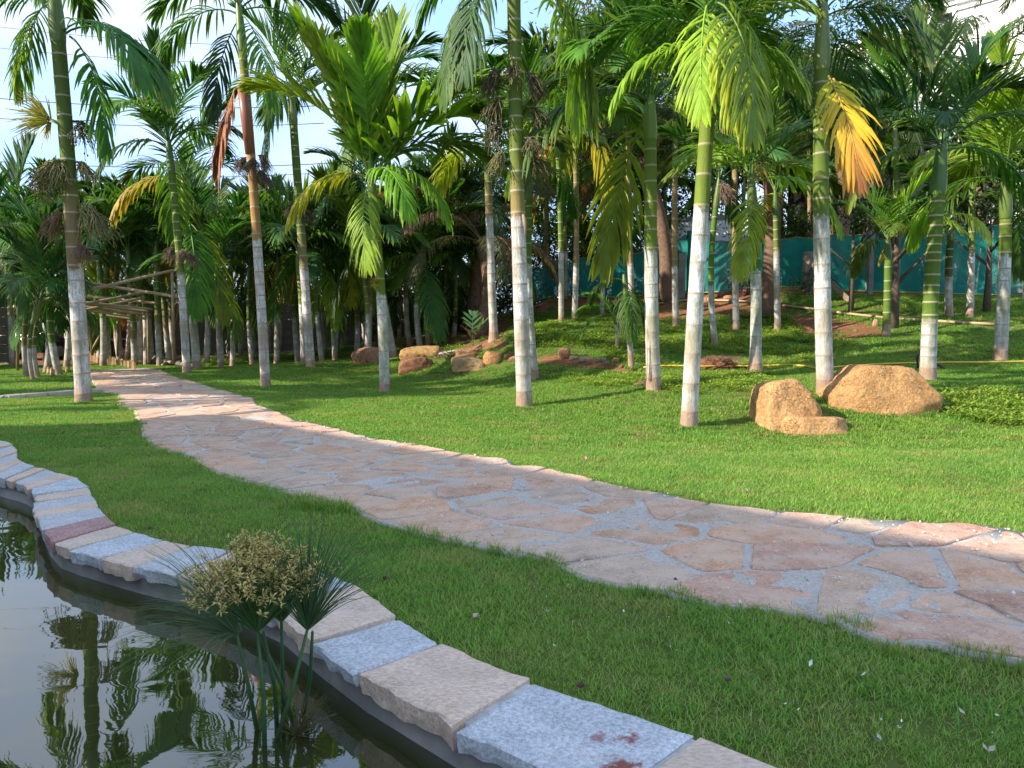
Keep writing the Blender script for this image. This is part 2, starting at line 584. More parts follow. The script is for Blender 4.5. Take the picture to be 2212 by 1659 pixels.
def m_rock():
    t = NT('weathered_boulder')
    geo = t.n('ShaderNodeNewGeometry').outputs['Position']
    oi = t.n('ShaderNodeObjectInfo')
    n1 = t.noise(5, 6, 0.7, geo)
    n2 = t.noise(38, 5, 0.75, geo)
    c = t.mix(1.0, oi.outputs['Color'], t.ramp(n1.outputs['Fac'], 0.3, 0.7, (0.66, 0.62, 0.58), (1.3, 1.32, 1.35)), 'MULTIPLY')
    c = t.mix(1.0, c, t.ramp(n2.outputs['Fac'], 0.32, 0.66, (0.62, 0.6, 0.58), (1.22, 1.22, 1.22)), 'MULTIPLY')
    c = t.mix(t.ramp(t.noise(9, 4, 0.6, geo, 0.6).outputs['Fac'], 0.60, 0.70, (0, 0, 0), (0.5, 0.5, 0.5)), c, (0.42, 0.38, 0.33))
    c = t.mix(t.ramp(t.noise(6.5, 5, 0.7, geo, 1.5).outputs['Fac'], 0.64, 0.68, (0, 0, 0), (0.4, 0.4, 0.4)), c, (0.20, 0.10, 0.05))
    vo = t.n('ShaderNodeTexVoronoi', feature='DISTANCE_TO_EDGE')
    vo.inputs['Scale'].default_value = 3.2
    wv = t.n('ShaderNodeVectorMath', operation='ADD')
    t.l(geo, wv.inputs[0])
    t.l(t.noise(4, 4, 0.7, geo).outputs['Color'], wv.inputs[1])
    t.l(wv.outputs[0], vo.inputs['Vector'])
    crack = t.ramp(vo.outputs['Distance'], 0.0, 0.022, (0, 0, 0), (1, 1, 1))
    cm = t.math('MULTIPLY', t.math('SUBTRACT', 1.0, crack), t.ramp(t.noise(2.2, 2, 0.5, geo).outputs['Fac'], 0.48, 0.6))
    c = t.mix(t.math('MULTIPLY', cm, 0.75), c, (0.13, 0.07, 0.035))
    h = t.math('ADD', t.math('MULTIPLY', n1.outputs['Fac'], 1.4), t.math('MULTIPLY', n2.outputs['Fac'], 0.5))
    h = t.math('SUBTRACT', h, t.math('MULTIPLY', cm, 0.8))
    return t.done(t.pbr(c, 0.9, 0.2, t.bump(h, 0.9, 0.05)))


def m_net():
    t = NT('teal_shade_cloth')
    tc = t.n('ShaderNodeTexCoord').outputs['Object']
    n1 = t.noise(1.5, 5, 0.6, tc)
    c = t.mix(t.ramp(n1.outputs['Fac'], 0.3, 0.7), (0.005, 0.20, 0.18), (0.016, 0.32, 0.285))
    p = t.pbr(c, 0.6, 0.3, t.bump(t.noise(5, 4, 0.6, tc).outputs['Fac'], 0.5, 0.08))
    tr = t.n('ShaderNodeBsdfTranslucent')
    t.l(c, tr.inputs['Color'])
    ms = t.n('ShaderNodeMixShader')
    ms.inputs[0].default_value = 0.35
    t.l(p.outputs[0], ms.inputs[1])
    t.l(tr.outputs[0], ms.inputs[2])
    tp = t.n('ShaderNodeBsdfTransparent')
    m2 = t.n('ShaderNodeMixShader')
    m2.inputs[0].default_value = 0.14
    t.l(ms.outputs[0], m2.inputs[1])
    t.l(tp.outputs[0], m2.inputs[2])
    return t.done(m2)


M = {}
M['leaf'] = m_leaf('palm_leaf', 0.34, 0.50, 0.35, 0.8)
M['drytip'] = m_deadfrond()
M['trunk'] = m_trunk()
M['shaft'] = m_tint('crownshaft_skin', 0.38, 0.4, 0.25, 3.0, 0.05, 10, (1, 1, 0.25))
M['stalk'] = m_tint('leaf_stalk', 0.5, 0.3, 0.25, 8, 0.0)
M['grass'] = m_grass()
M['cover'] = m_leaf('broad_leaf', 0.3, 0.5, 0.5)
M['creeper'] = m_leaf('ground_cover_leaf', 0.3, 0.5, 0.4, 0.0, ((0.15, 0.27, 0.036), (0.26, 0.35, 0.065)))
M['ground'] = m_ground()
M['water'] = m_water()
M['blue'] = m_granite('blue_grey_granite', (0.29, 0.31, 0.35), (0.62, 0.645, 0.69))
M['pink'] = m_granite('pink_beige_granite', (0.49, 0.335, 0.25), (0.76, 0.59, 0.475), (0.6, 1.3, 1))
M['red'] = m_granite('dusky_red_granite', (0.24, 0.10, 0.10), (0.50, 0.29, 0.28))
M['flag'] = m_tint('sandstone_flag', 0.88, 0.2, 0.30, 7, 0.9, 26, (1, 1, 1), 0.34, 95, (0.60, 0.44, 0.335))
M['boulder'] = m_tint('boulder_stone', 0.88, 0.2, 0.42, 2.6, 1.0, 6, (1, 1, 1), 0.45, 26)
M['boulder'] = m_rock()
M['bamboo'] = m_tint('dry_bamboo', 0.6, 0.3, 0.3, 5, 0.1, 30, (1, 1, 1))
M['concrete'] = m_plain('grey_concrete', (0.23, 0.22, 0.21), 0.9, 0.2, 0.3, 3.0, 0.4, 25)
M['joint'] = m_plain('pale_joint_mortar', (0.45, 0.43, 0.40), 0.9, 0.2, 0.25, 20, 0.6, 60)
M['pondwall'] = m_plain('wet_grey_render', (0.20, 0.185, 0.165), 0.7, 0.35, 0.45, 3.5, 0.4, 12)
M['whitewall'] = m_plain('white_plaster', (0.80, 0.79, 0.77), 0.8, 0.3, 0.05, 1.0)
M['darkglass'] = m_plain('dark_window', (0.03, 0.035, 0.04), 0.15, 0.5, 0.2)
M['net'] = m_net()
M['fibre'] = m_tint('dry_fibre', 0.9, 0.1, 0.4, 14, 0.0)
M['paint'] = m_tint('car_paint', 0.25, 0.5, 0.05, 1, 0.0)
M['rubber'] = m_plain('black_rubber', (0.02, 0.02, 0.02), 0.6, 0.3)
M['steel'] = m_plain('galvanised_steel', (0.35, 0.36, 0.37), 0.45, 0.5, 0.1, 3, 0, 40, 0.6)
M['cable'] = m_plain('grey_cable', (0.12, 0.13, 0.15), 0.6)
M['hose'] = m_tint('hose_plastic', 0.45, 0.4, 0.1, 3, 0.0)
M['petal'] = m_tint('fallen_petal_skin', 0.6, 0.2, 0.15, 60, 0.0)

# ================================================================== the setting
# ---- pond outline: joints of the coping (lawn side, pond side), from near right to far left
ZC, ZW = 0.055, -0.10
JO = [((1506, 1588), (1335, 1712), 'pink'), ((1146, 1468), (981, 1572), 'blue'), ((950, 1389), (771, 1453), 'pink'),
      ((859, 1333), (674, 1385), 'blue'), ((765, 1263), (593, 1319), 'pink'), ((650, 1222), (486, 1275), 'blue'),
      ((500, 1190), (385, 1243), 'pink'), ((416, 1178), (291, 1222), 'blue'), ((352, 1165), (217, 1203), 'pink'),
      ((291, 1147), (153, 1185), 'blue'), ((250, 1133), (114, 1171), 'pink'), ((229, 1115), (91, 1147), 'red'),
      ((214, 1097), (77, 1117), 'blue'), ((207, 1080), (76, 1101), 'pink'), ((197, 1065), (74, 1083), 'blue'),
      ((191, 1051), (70, 1070), 'pink'), ((163, 1032), (62, 1057), 'blue'), ((128, 1022), (48, 1047), 'pink'),
      ((100, 1013), (29, 1040), 'blue'), ((76, 1008), (10, 1036), 'pink'), ((48, 998), (-14, 1028), 'blue'),
      ((36, 988), (-38, 1016), 'pink'), ((37, 976), (-50, 1004), 'blue'), ((36, 969), (-58, 994), 'pink'),
      ((28, 961), (-66, 984), 'blue'), ((16, 955), (-80, 976), 'pink'), ((-4, 951), (-104, 970), 'blue')]
joints = [(flat(*a, ZC), flat(*b, ZC), k) for a, b, k in JO]
near_pts = [((1.30, 1.45), (1.02, 1.15), 'pink'), ((1.72, 0.95), (1.35, 0.72), 'blue'), ((1.92, 0.35), (1.5, 0.28), 'pink'),
            ((1.9, -0.25), (1.48, -0.15), 'blue'), ((1.6, -0.8), (1.25, -0.52), 'pink'), ((1.1, -1.2), (0.9, -0.82), 'blue'),
            ((0.4, -1.45), (0.35, -1.02), 'pink'), ((-0.4, -1.5), (-0.4, -1.08), 'blue'), ((-1.2, -1.5), (-1.2, -1.08), 'pink'),
            ((-2.0, -1.4), (-1.95, -0.98), 'blue'), ((-2.8, -1.3), (-2.7, -0.88), 'pink'), ((-3.6, -1.1), (-3.45, -0.7), 'blue'),
            ((-4.4, -0.8), (-4.2, -0.42), 'pink'), ((-5.2, -0.4), (-4.95, -0.05), 'blue'), ((-5.9, 0.15), (-5.6, 0.45), 'pink'),
            ((-6.5, 0.8), (-6.15, 1.02), 'blue'), ((-7.0, 1.5), (-6.6, 1.68), 'pink'), ((-7.4, 2.3), (-6.98, 2.4), 'blue'),
            ((-7.6, 3.1), (-7.18, 3.12), 'pink'), ((-7.65, 3.9), (-7.22, 3.85), 'blue'), ((-7.5, 4.7), (-7.1, 4.55), 'pink'),
            ((-7.2, 5.5), (-6.82, 5.3), 'blue'), ((-6.75, 6.2), (-6.42, 5.92), 'pink')]
_j0 = joints[0]
loop = [(Vector((*a, ZC)), Vector((*b, ZC)), k) for a, b, k in near_pts]
loop = loop[::-1] + []          # far left .. near right, joined behind the photographer
far_end = joints[-1]
gap = []
_a, _b = far_end[0], loop[0][0]
_c, _d2 = far_end[1], loop[0][1]
for k in range(1, 3):
    gap.append((_a.lerp(_b, k / 3), _c.lerp(_d2, k / 3), 'pink' if k % 2 else 'blue'))
ring = joints + gap + loop                     # closed ring of joints
pond_in = [(p.x, p.y) for _, p, _ in ring]
pond_out = [(p.x, p.y) for p, _, _ in ring]
pond_mid = [((a.x + b.x) / 2, (a.y + b.y) / 2) for a, b, _ in ring]

# ---- path outline (pond side, lawn side), near right to far left
PL = [(2900, 1665), (2500, 1525), (2212, 1434), (2159, 1424), (2084, 1414), (2009, 1388), (1926, 1394), (1871, 1374), (1804, 1344), (1734, 1330), (1659, 1321),
      (1543, 1313), (1481, 1297), (1448, 1285), (1381, 1277), (1306, 1265), (1243, 1247), (1226, 1232), (1168, 1212), (1106, 1199),
      (1053, 1186), (978, 1173), (910, 1159), (878, 1146), (825, 1129), (785, 1114), (760, 1102), (678, 1083), (628, 1071), (590, 1062),
      (553, 1049), (512, 1039), (440, 1014), (410, 992), (337, 969), (312, 954), (307, 922), (294, 902), (291, 888), (267, 883),
      (254, 874), (257, 853), (215, 847), (200, 825), (192, 802)]
PU = [(2900, 1330), (2500, 1215), (2212, 1159), (2159, 1149), (2096, 1137), (2004, 1138), (1959, 1132), (1884, 1124), (1809, 1124), (1709, 1112), (1659, 1107),
      (1606, 1099), (1518, 1092), (1456, 1076), (1393, 1064), (1311, 1052), (1256, 1034), (1203, 1024), (1175, 1013), (1106, 1011),
      (1095, 997), (1003, 987), (940, 973), (903, 963), (828, 954), (770, 944), (725, 929), (673, 917), (635, 911), (603, 894),
      (553, 877), (545, 862), (480, 844), (437, 833), (420, 827), (375, 815), (355, 805), (335, 796)]
pl = [hit(*p) for p in PL]
pu = [hit(*p) for p in PU]


def resample(pts, n):
    ds = [0.0]
    for a, b in zip(pts, pts[1:]):
        ds.append(ds[-1] + (b - a).length)
    out = []
    j = 0
    for i in range(n):
        t = ds[-1] * i / (n - 1)
        while j < len(ds) - 2 and ds[j + 1] < t:
            j += 1
        k = (t - ds[j]) / max(1e-9, ds[j + 1] - ds[j])
        out.append(pts[j].lerp(pts[j + 1], k))
    return out, ds[-1]


NS = 240
ql, len_l = resample(pl, NS)
qu, len_u = resample(pu, NS)
path_poly = [(p.x, p.y) for p in ql] + [(p.x, p.y) for p in qu[::-1]]

# ---- ground sheet
SOIL = [[(1390, 672), (1420, 650), (1500, 632), (1560, 622), (1690, 630), (1700, 676), (1560, 682), (1400, 694)],
        [(1690, 678), (1780, 684), (1870, 700), (1925, 716), (1850, 738), (1740, 724)],
        [(1085, 776), (1100, 766), (1150, 772), (1210, 768), (1290, 772), (1340, 790), (1370, 800), (1330, 804), (1260, 792), (1190, 784)],
        [(1600, 800), (1660, 798), (1668, 806), (1600, 808)], [(1530, 790), (1540, 765), (1590, 765), (1605, 790)],
        [(-400, 788), (190, 790), (330, 782), (560, 768), (760, 752), (1085, 752), (1110, 690), (1190, 668), (1195, 560), (-400, 560)],
        [(1195, 668), (1400, 650), (1690, 632), (2600, 650), (2600, 560), (1195, 560)]]


def axis(parts):
    out = []
    for a, b, s in parts:
        out += list(np.arange(a, b - 1e-6, s))
    return np.array(out + [parts[-1][1]])


xs = axis([(-400, -100, 60), (-100, -40, 15), (-40, -16, 2), (-16, -7.6, 0.35), (-7.6, 4, 0.09), (4, 16, 0.3), (16, 40, 2), (40, 100, 15), (100, 400, 60)])
ys = axis([(-300, -60, 60), (-60, -10, 8), (-10, -2, 1), (-2, 9, 0.08), (9, 28, 0.22), (28, 60, 2), (60, 120, 15), (120, 600, 80)])
GX, GY = np.meshgrid(xs, ys)
GZ = gz(GX, GY)
inp = inpoly(GX, GY, pond_mid)
nz_ = np.array([noise.noise(Vector((x * 1.9, y * 1.9, 3.3))) * 0.016 + noise.noise(Vector((x * 0.5, y * 0.5, 9.1))) * 0.03 if (-14 < x < 14 and 0 < y < 30) else 0.0
                for x, y in zip(GX.ravel(), GY.ravel())]).reshape(GX.shape)
sx_, sy_ = proj(GX, GY, GZ)
soil = np.zeros(GX.shape)
for p in SOIL:
    soil = np.maximum(soil, inpoly(sx_, sy_, p) * (GY > 3))
soil[(GY > 30)] = 1
onpath = inpoly(GX, GY, path_poly)
nearpond = inpoly(GX, GY, pond_out)
GZ = GZ + np.where(onpath | nearpond | (GY < 2), -0.012, nz_)
GZ = np.where(inp, -0.75, GZ)
nx, ny = len(xs), len(ys)
idx = np.arange(nx * ny).reshape(ny, nx)
faces = np.stack([idx[:-1, :-1], idx[:-1, 1:], idx[1:, 1:], idx[1:, :-1]], -1).reshape(-1, 4)
me = bpy.data.meshes.new('ground')
me.from_pydata(np.stack([GX, GY, GZ], -1).reshape(-1, 3).tolist(), [], faces.tolist())
me.materials.append(M['ground'])
me.polygons.foreach_set('use_smooth', [True] * len(faces))
me.attributes.new('soil', 'FLOAT', 'POINT').data.foreach_set('value', soil.ravel().astype(np.float32))
tag(link('ground', me), 'red brown garden soil under the lawn and palms', kind='structure')

# ---- pond water, wall, coping
mb = MB()
cx = sum(p[0] for p in pond_mid) / len(pond_mid)
mb.add([(x, y, ZW) for x, y in pond_mid], [tuple(range(len(pond_mid)))])
w = mb.build('pond_water', M['water'])
tag(w, 'dark green still pond water reflecting the sky', kind='structure')

edge = thing('pond_edge', 'curving pond rim of alternating blue grey and pink granite coping slabs', 'pond edge', (ring[4][1].x, ring[4][1].y, 0))
ME = Matrix.Translation(-Vector(edge.location))
mb = MB()
vs, fs = [], []
nr = len(ring)
dense = []
for i in range(nr):
    a, b = ring[i], ring[(i + 1) % nr]
    for k in range(3):
        t = k / 3
        pi_ = a[1].lerp(b[1], t)
        po = a[0].lerp(b[0], t)
        dense.append((pi_ + (po - pi_).normalized() * 0.045, po))
nd_ = len(dense)
for p, q in dense:
    vs += [(p.x, p.y, ZC - 0.06), (p.x, p.y, ZW + 0.012), (p.x, p.y, -0.75)]
    r = p + (q - p).normalized() * -0.006
    vs += [(r.x, r.y, ZW + 0.012), (r.x, r.y, -0.75)]
    q2 = p.lerp(q, 0.9)
    vs += [(q2.x, q2.y, ZC - 0.06)]
for i in range(nd_):
    a, b = i * 6, ((i + 1) % nd_) * 6
    fs += [(a, b, b + 1, a + 1), (a + 1, b + 1, b + 3, a + 3), (a + 3, b + 3, b + 4, a + 4), (a + 5, b + 5, b, a)]
mb.add([ME @ Vector(v) for v in vs], fs)
mb.build('concrete_wall', M['pondwall'], edge)
# mortar bed between the slabs
mb = MB()
vs, fs = [], []
for p, q in dense:
    a = p + (q - p).normalized() * 0.015
    b = p.lerp(q, 0.97)
    vs += [(a.x, a.y, ZC - 0.012), (b.x, b.y, ZC - 0.012), (a.x, a.y, ZC - 0.06)]
for i in range(nd_):
    a, b = i * 3, ((i + 1) % nd_) * 3
    fs += [(a, a + 1, b + 1, b), (a, b, b + 2, a + 2)]
mb.add([ME @ Vector(v) for v in vs], fs)
mb.build('mortar', M['joint'], edge)

STN = ring[1][0].lerp(ring[0][1], 0.46)


def coping(i):
    a, b = ring[i], ring[(i + 1) % nr]
    kind = b[2]
    size = (a[0] - b[0]).length + (a[1] - b[1]).length
    A0, A1, B0, B1 = a[0].copy(), a[1].copy(), b[0].copy(), b[1].copy()
    g = 0.012
    for P, Q in ((A0, B0), (B0, A0), (A1, B1), (B1, A1)):
        pass
    d0, d1 = (B0 - A0).normalized() * g, (B1 - A1).normalized() * g
    A0 += d0; B0 -= d0; A1 += d1; B1 -= d1
    rs = random.Random(100 + i)
    nu, nv = (14, 12) if i < 10 else (6, 8)
    dz = rs.uniform(-0.006, 0.008)
    ov = rs.uniform(-0.012, 0.018)
    th = rs.uniform(0.055, 0.078)
    wv = (A1 - A0).normalized()
    A1 += wv * ov; B1 += wv * (ov + rs.uniform(-.008, .008))
    o = (A0 + A1 + B0 + B1) / 4
    vs, fs = [], []

    def P(u, v):
        p = A0.lerp(B0, u).lerp(A1.lerp(B1, u), v)
        # roughly hewn outline
        if v in (0.0, 1.0):
            p = p + wv * (noise.noise(Vector((p.x * 9, p.y * 9, i))) * 0.018 + noise.noise(Vector((p.x * 25, p.y * 25, i))) * 0.008)
        e = min(u, 1 - u, v, 1 - v)
        z = noise.noise(Vector((p.x * 4, p.y * 4, i * 1.7))) * 0.007 + noise.noise(Vector((p.x * 17, p.y * 17, i))) * 0.003
        if e < 1e-6:
            z -= 0.006
        return Vector((p.x, p.y, p.z + z + dz))
    us = [0, 0.035] + [k / (nu - 2) for k in range(1, nu - 2)] + [0.965, 1.0]
    vv = [0.0, 0.03] + [k / (nv - 2) for k in range(1, nv - 2)] + [0.97, 1.0]
    for v in vv:
        for u in us:
            vs.append(P(u, v) - o)
    n1 = len(us)
    for r_ in range(len(vv) - 1):
        for c in range(n1 - 1):
            fs.append((r_ * n1 + c, r_ * n1 + c + 1, (r_ + 1) * n1 + c + 1, (r_ + 1) * n1 + c))
    # sides
    per = [c for c in range(n1)] + [r_ * n1 + n1 - 1 for r_ in range(1, len(vv))] + [(len(vv) - 1) * n1 + c for c in range(n1 - 2, -1, -1)] + \
          [r_ * n1 for r_ in range(len(vv) - 2, 0, -1)]
    base = len(vs)
    for k in per:
        p = vs[k] + o
        rough = noise.noise(Vector((p.x * 11, p.y * 11, 5))) * 0.012
        q = p - wv * (0.004 + rough if (p - A0.lerp(B0, 0.5)).dot(wv) > 0.1 else 0)
        vs.append(Vector((q.x, q.y, ZC - th * 0.55 + dz)) - o)
    for k in per:
        p = vs[k] + o
        rough = noise.noise(Vector((p.x * 13, p.y * 13, 15))) * 0.014
        q = p - wv * (0.014 + rough)
        vs.append(Vector((q.x, q.y, ZC - th + rough * 0.6)) - o)
    m = len(per)
    for k in range(m):
        k2 = (k + 1) % m
        fs.append((per[k2], per[k], base + k, base + k2))
        fs.append((base + k2, base + k, base + m + k, base + m + k2))
    fs.append(tuple(base + m + k for k in range(m)))
    b_ = MB()
    b_.add(vs, fs)
    mat = M[kind]
    if i == 0:
        q1, q2, q3 = flat(1342, 1648, ZC) - o, flat(1362, 1594, ZC) - o, flat(1292, 1590, ZC) - o
        mat = m_granite('rust_stained_blue_granite', (0.29, 0.31, 0.35), (0.62, 0.645, 0.69), (1, 1, 1),
                        ((q1.x, q1.y, 0.055, 0.95), (q2.x, q2.y, 0.04, 0.9), (q3.x, q3.y, 0.045, 0.7)))
    s = b_.build('coping_stone', mat, edge, smooth=False)
    s.location = ME @ o
    if i == 0:
        s['label'] = 'blue grey slab with dark red stains'
    if i == 10:
        s['label'] = 'dusky red slab'


for i in range(nr):
    coping(i)

# ---- flagstone path
bed = MB()
vs, fs = [], []
NV = 8
for i in range(NS):
    for k in range(NV):
        v = (-0.012, -0.008, 0.2, 0.4, 0.6, 0.8, 1.008, 1.012)[k]
        p = ql[i].lerp(qu[i], v)
        z = gz1(p.x, p.y) + 0.016 + 0.005 * noise.noise(Vector((p.x * 6, p.y * 6, 0)))
        if k in (0, NV - 1):
            z -= 0.05
        vs.append((p.x, p.y, z))
for i in range(NS - 1):
    for k in range(NV - 1):
        a = i * NV + k
        fs.append((a, a + NV, a + NV + 1, a + 1))
bed.add(vs, fs)
mt = NT('gravelly_mortar')
_g = mt.n('ShaderNodeNewGeometry').outputs['Position']
_n1 = mt.noise(55, 5, 0.75, _g)
_n2 = mt.noise(2.5, 4, 0.6, _g)
_c = mt.mix(mt.ramp(_n1.outputs['Fac'], 0.33, 0.66), (0.39, 0.355, 0.325), (0.72, 0.66, 0.605))
_c = mt.mix(mt.ramp(_n2.outputs['Fac'], 0.35, 0.7, (0, 0, 0), (0.6, 0.6, 0.6)), _c, (0.46, 0.345, 0.26))
M['mortar'] = mt.done(mt.pbr(_c, 0.92, 0.2, mt.bump(_n1.outputs['Fac'], 0.8, 0.02)))
bed_o = bed.build('stone_path', M['mortar'])
tag(bed_o, 'winding path of pink and orange flagstones set in gravelly grey mortar', kind='structure')

LEN = (len_l + len_u) / 2


def strip(u, v):
    """u in metres along, v in 0..1 across"""
    t = max(0.0, min(NS - 1.001, u / LEN * (NS - 1)))
    i = int(t)
    k = t - i
    return ql[i].lerp(ql[i + 1], k).lerp(qu[i].lerp(qu[i + 1], k), v)


rp = random.Random(21)
WID = 1.75
seeds = []
u = 0.1
while u < LEN:
    nrow = rp.choice((3, 4, 4, 5))
    for k in range(nrow):
        seeds.append((u + rp.uniform(-0.2, 0.2), (k + 0.5 + rp.uniform(-0.32, 0.32)) / nrow * WID))
    u += rp.uniform(0.34, 0.48)


def clip(poly, a, b, c):
    """keep a*x + b*y <= c"""
    out = []
    n = len(poly)
    for i in range(n):
        p, q = poly[i], poly[(i + 1) % n]
        fp, fq = a * p[0] + b * p[1] - c, a * q[0] + b * q[1] - c
        if fp <= 0:
            out.append(p)
        if (fp < 0 < fq) or (fq < 0 < fp):
            t = fp / (fp - fq)
            out.append((p[0] + (q[0] - p[0]) * t, p[1] + (q[1] - p[1]) * t))
    return out


FLAGC = [(0.55, 0.34, 0.25), (0.57, 0.34, 0.235), (0.61, 0.335, 0.20), (0.60, 0.36, 0.24), (0.58, 0.33, 0.22), (0.53, 0.295, 0.21), (0.50, 0.36, 0.27), (0.52, 0.35, 0.25), (0.58, 0.385, 0.27)]
for si, s in enumerate(seeds):
    poly = [(s[0] - 1.2, s[1] - 1.2), (s[0] + 1.2, s[1] - 1.2), (s[0] + 1.2, s[1] + 1.2), (s[0] - 1.2, s[1] + 1.2)]
    inset = rp.choice((rp.uniform(0.004, 0.012), rp.uniform(0.010, 0.03), rp.uniform(0.02, 0.05)))
    for o in seeds:
        if o is s or abs(o[0] - s[0]) > 1.3:
            continue
        dx, dy = o[0] - s[0], o[1] - s[1]
        l_ = math.hypot(dx, dy)
        if l_ < 1e-6:
            continue
        poly = clip(poly, dx / l_, dy / l_, (s[0] * dx + s[1] * dy) / l_ + l_ / 2 - inset)
        if len(poly) < 3:
            break
    if len(poly) < 3:
        continue
    for a, b, c in ((0, 1, WID - 0.005), (0, -1, -0.005), (-1, 0, 0.0), (1, 0, LEN)):
        poly = clip(poly, a, b, c)
    if len(poly) < 3:
        continue
    # ragged outline with softened corners
    fine_ = []
    n = len(poly)
    for i in range(n):
        p, q = poly[i], poly[(i + 1) % n]
        l_ = math.hypot(q[0] - p[0], q[1] - p[1])
        k = max(1, int(l_ / 0.055))
        for j in range(k):
            fine_.append((p[0] + (q[0] - p[0]) * j / k, p[1] + (q[1] - p[1]) * j / k))
    if len(fine_) < 6:
        continue
    sm = []
    n = len(fine_)
    for i in range(n):
        a, b, c = fine_[i - 1], fine_[i], fine_[(i + 1) % n]
        sm.append((b[0] * 0.84 + (a[0] + c[0]) * 0.08, b[1] * 0.84 + (a[1] + c[1]) * 0.08))
    wp = [strip(p[0], p[1] / WID) for p in sm]
    cen = sum((Vector((p.x, p.y, 0)) for p in wp), Vector()) / n
    if cen.y > 19:
        continue
    tilt = Vector((rp.uniform(-0.022, 0.022), rp.uniform(-0.022, 0.022), 0))
    h = rp.uniform(0.016, 0.028)
    vs = []
    for ringk, (sc_, dz) in enumerate(((1.0, -0.012), (1.0, h - 0.006), (0.965, h), (0.55, h))):
        for p in wp:
            q = Vector((p.x, p.y, 0))
            j = noise.noise(Vector((p.x * 9, p.y * 9, 2))) * 0.07 + noise.noise(Vector((p.x * 23, p.y * 23, 2))) * 0.035
            q = cen + (q - cen) * (sc_ + j * (1 if ringk < 3 else 0))
            z = gz1(q.x, q.y) + dz + (q - cen).dot(tilt)
            if ringk > 1:
                z += noise.noise(Vector((q.x * 6, q.y * 6, 4))) * 0.009
            vs.append(Vector((q.x - cen.x, q.y - cen.y, z)))
    vs.append(Vector((0, 0, gz1(cen.x, cen.y) + h + noise.noise(Vector((cen.x * 6, cen.y * 6, 4))) * 0.005)))
    fs = []
    for r_ in range(3):
        for k in range(n):
            k2 = (k + 1) % n
            fs.append((r_ * n + k, r_ * n + k2, (r_ + 1) * n + k2, (r_ + 1) * n + k))
    for k in range(n):
        fs.append((3 * n + k, 3 * n + (k + 1) % n, 4 * n))
    # winding differs with the direction of the outline
    b_ = MB()
    b_.add(vs, fs)
    c0 = rp.choice(FLAGC)
    j = rp.uniform(0.85, 1.12)
    st = b_.build('flagstone', M['flag'], bed_o, smooth=False, color=tuple(x * j for x in c0))
    st.location = (cen.x, cen.y, 0)

# loose chippings on the joints
mb = MB()
for k in range(6500):
    u = LEN * rp.random() ** 1.25
    p = strip(u, rp.uniform(0.01, 0.99))
    if p.y > 9.5:
        continue
    r = rp.uniform(0.003, 0.008) * (1.7 if rp.random() < 0.06 else 1)
    mb.octa((p.x, p.y, gz1(p.x, p.y) + 0.017 + r * 0.5 + (0.016 if rp.random() < 0.4 else 0)), r, (rp.uniform(-1, 1), rp.uniform(-1, 1), rp.uniform(-.3, .3)), 0, 1.3)
gr = mb.build('gravel', m_plain('pale_chippings', (0.56, 0.50, 0.45), 0.9, 0.2, 0.35, 9.0), smooth=False)
tag(gr, 'loose grey chippings scattered over the path', kind='stuff')

# thin kerb of long stones across the left lawn
kerb = thing('stone_kerb', 'thin pale stone kerb crossing the lawn behind the left palm', 'kerb', hit(100, 858))
for k, (x0, y0, x1, y1) in enumerate(((-60, 866, 8, 864), (13, 862.5, 48, 860), (51, 859.5, 97, 856.5), (101, 856, 160, 851.5), (164, 851, 216, 847.5))):
    a, b = hit(x0, y0), hit(x1, y1)
    d = (b - a)
    mb = MB()
    mb.box((0, 0, 0.03), (d.length, 0.20 + 0.03 * (k % 2), 0.07), math.atan2(d.y, d.x))
    o = mb.build('kerb_stone', M['flag'], kerb, False, color=(0.50, 0.46, 0.40))
    o.location = (a + b) / 2 - kerb.location + Vector((0, 0, 0))

# ------------------------------------------------------------------ lawn grass (tufts on the ground)
def tuft(name, n, rad, lmin, lmax, wid, seed, lean, mat, curl=0.5, color=None):
    rs = random.Random(seed)
    mb = MB()
    for k in range(n):
        r = rad * math.sqrt(rs.random())
        an = rs.uniform(0, 6.283)
        b = Vector((r * math.cos(an), r * math.sin(an), -0.004))
        az = rs.uniform(0, 6.283)
        l = rs.uniform(lmin, lmax)
        ln = rs.uniform(0.1, lean)
        d = Vector((math.cos(az) * ln, math.sin(az) * ln, 1)).normalized()
        side = Vector((-math.sin(az), math.cos(az), 0)) * wid * 0.5
        p1 = b + d * l * 0.55
        d2 = (d + Vector((math.cos(az), math.sin(az), -0.35)) * curl).normalized()
        p2 = p1 + d2 * l * 0.5
        flag = 1.6 if rs.random() < 0.06 else rs.random()
        mb.add([b - side, b + side, p1 + side * 0.85, p1 - side * 0.85, p2], [(0, 1, 2, 3), (3, 2, 4)], 0, [flag] * 5)
    o = bpy.data.objects.new(name, mb.mesh(name, mat, True, True))
    if color:
        o.color = (*color, 1)
    return o


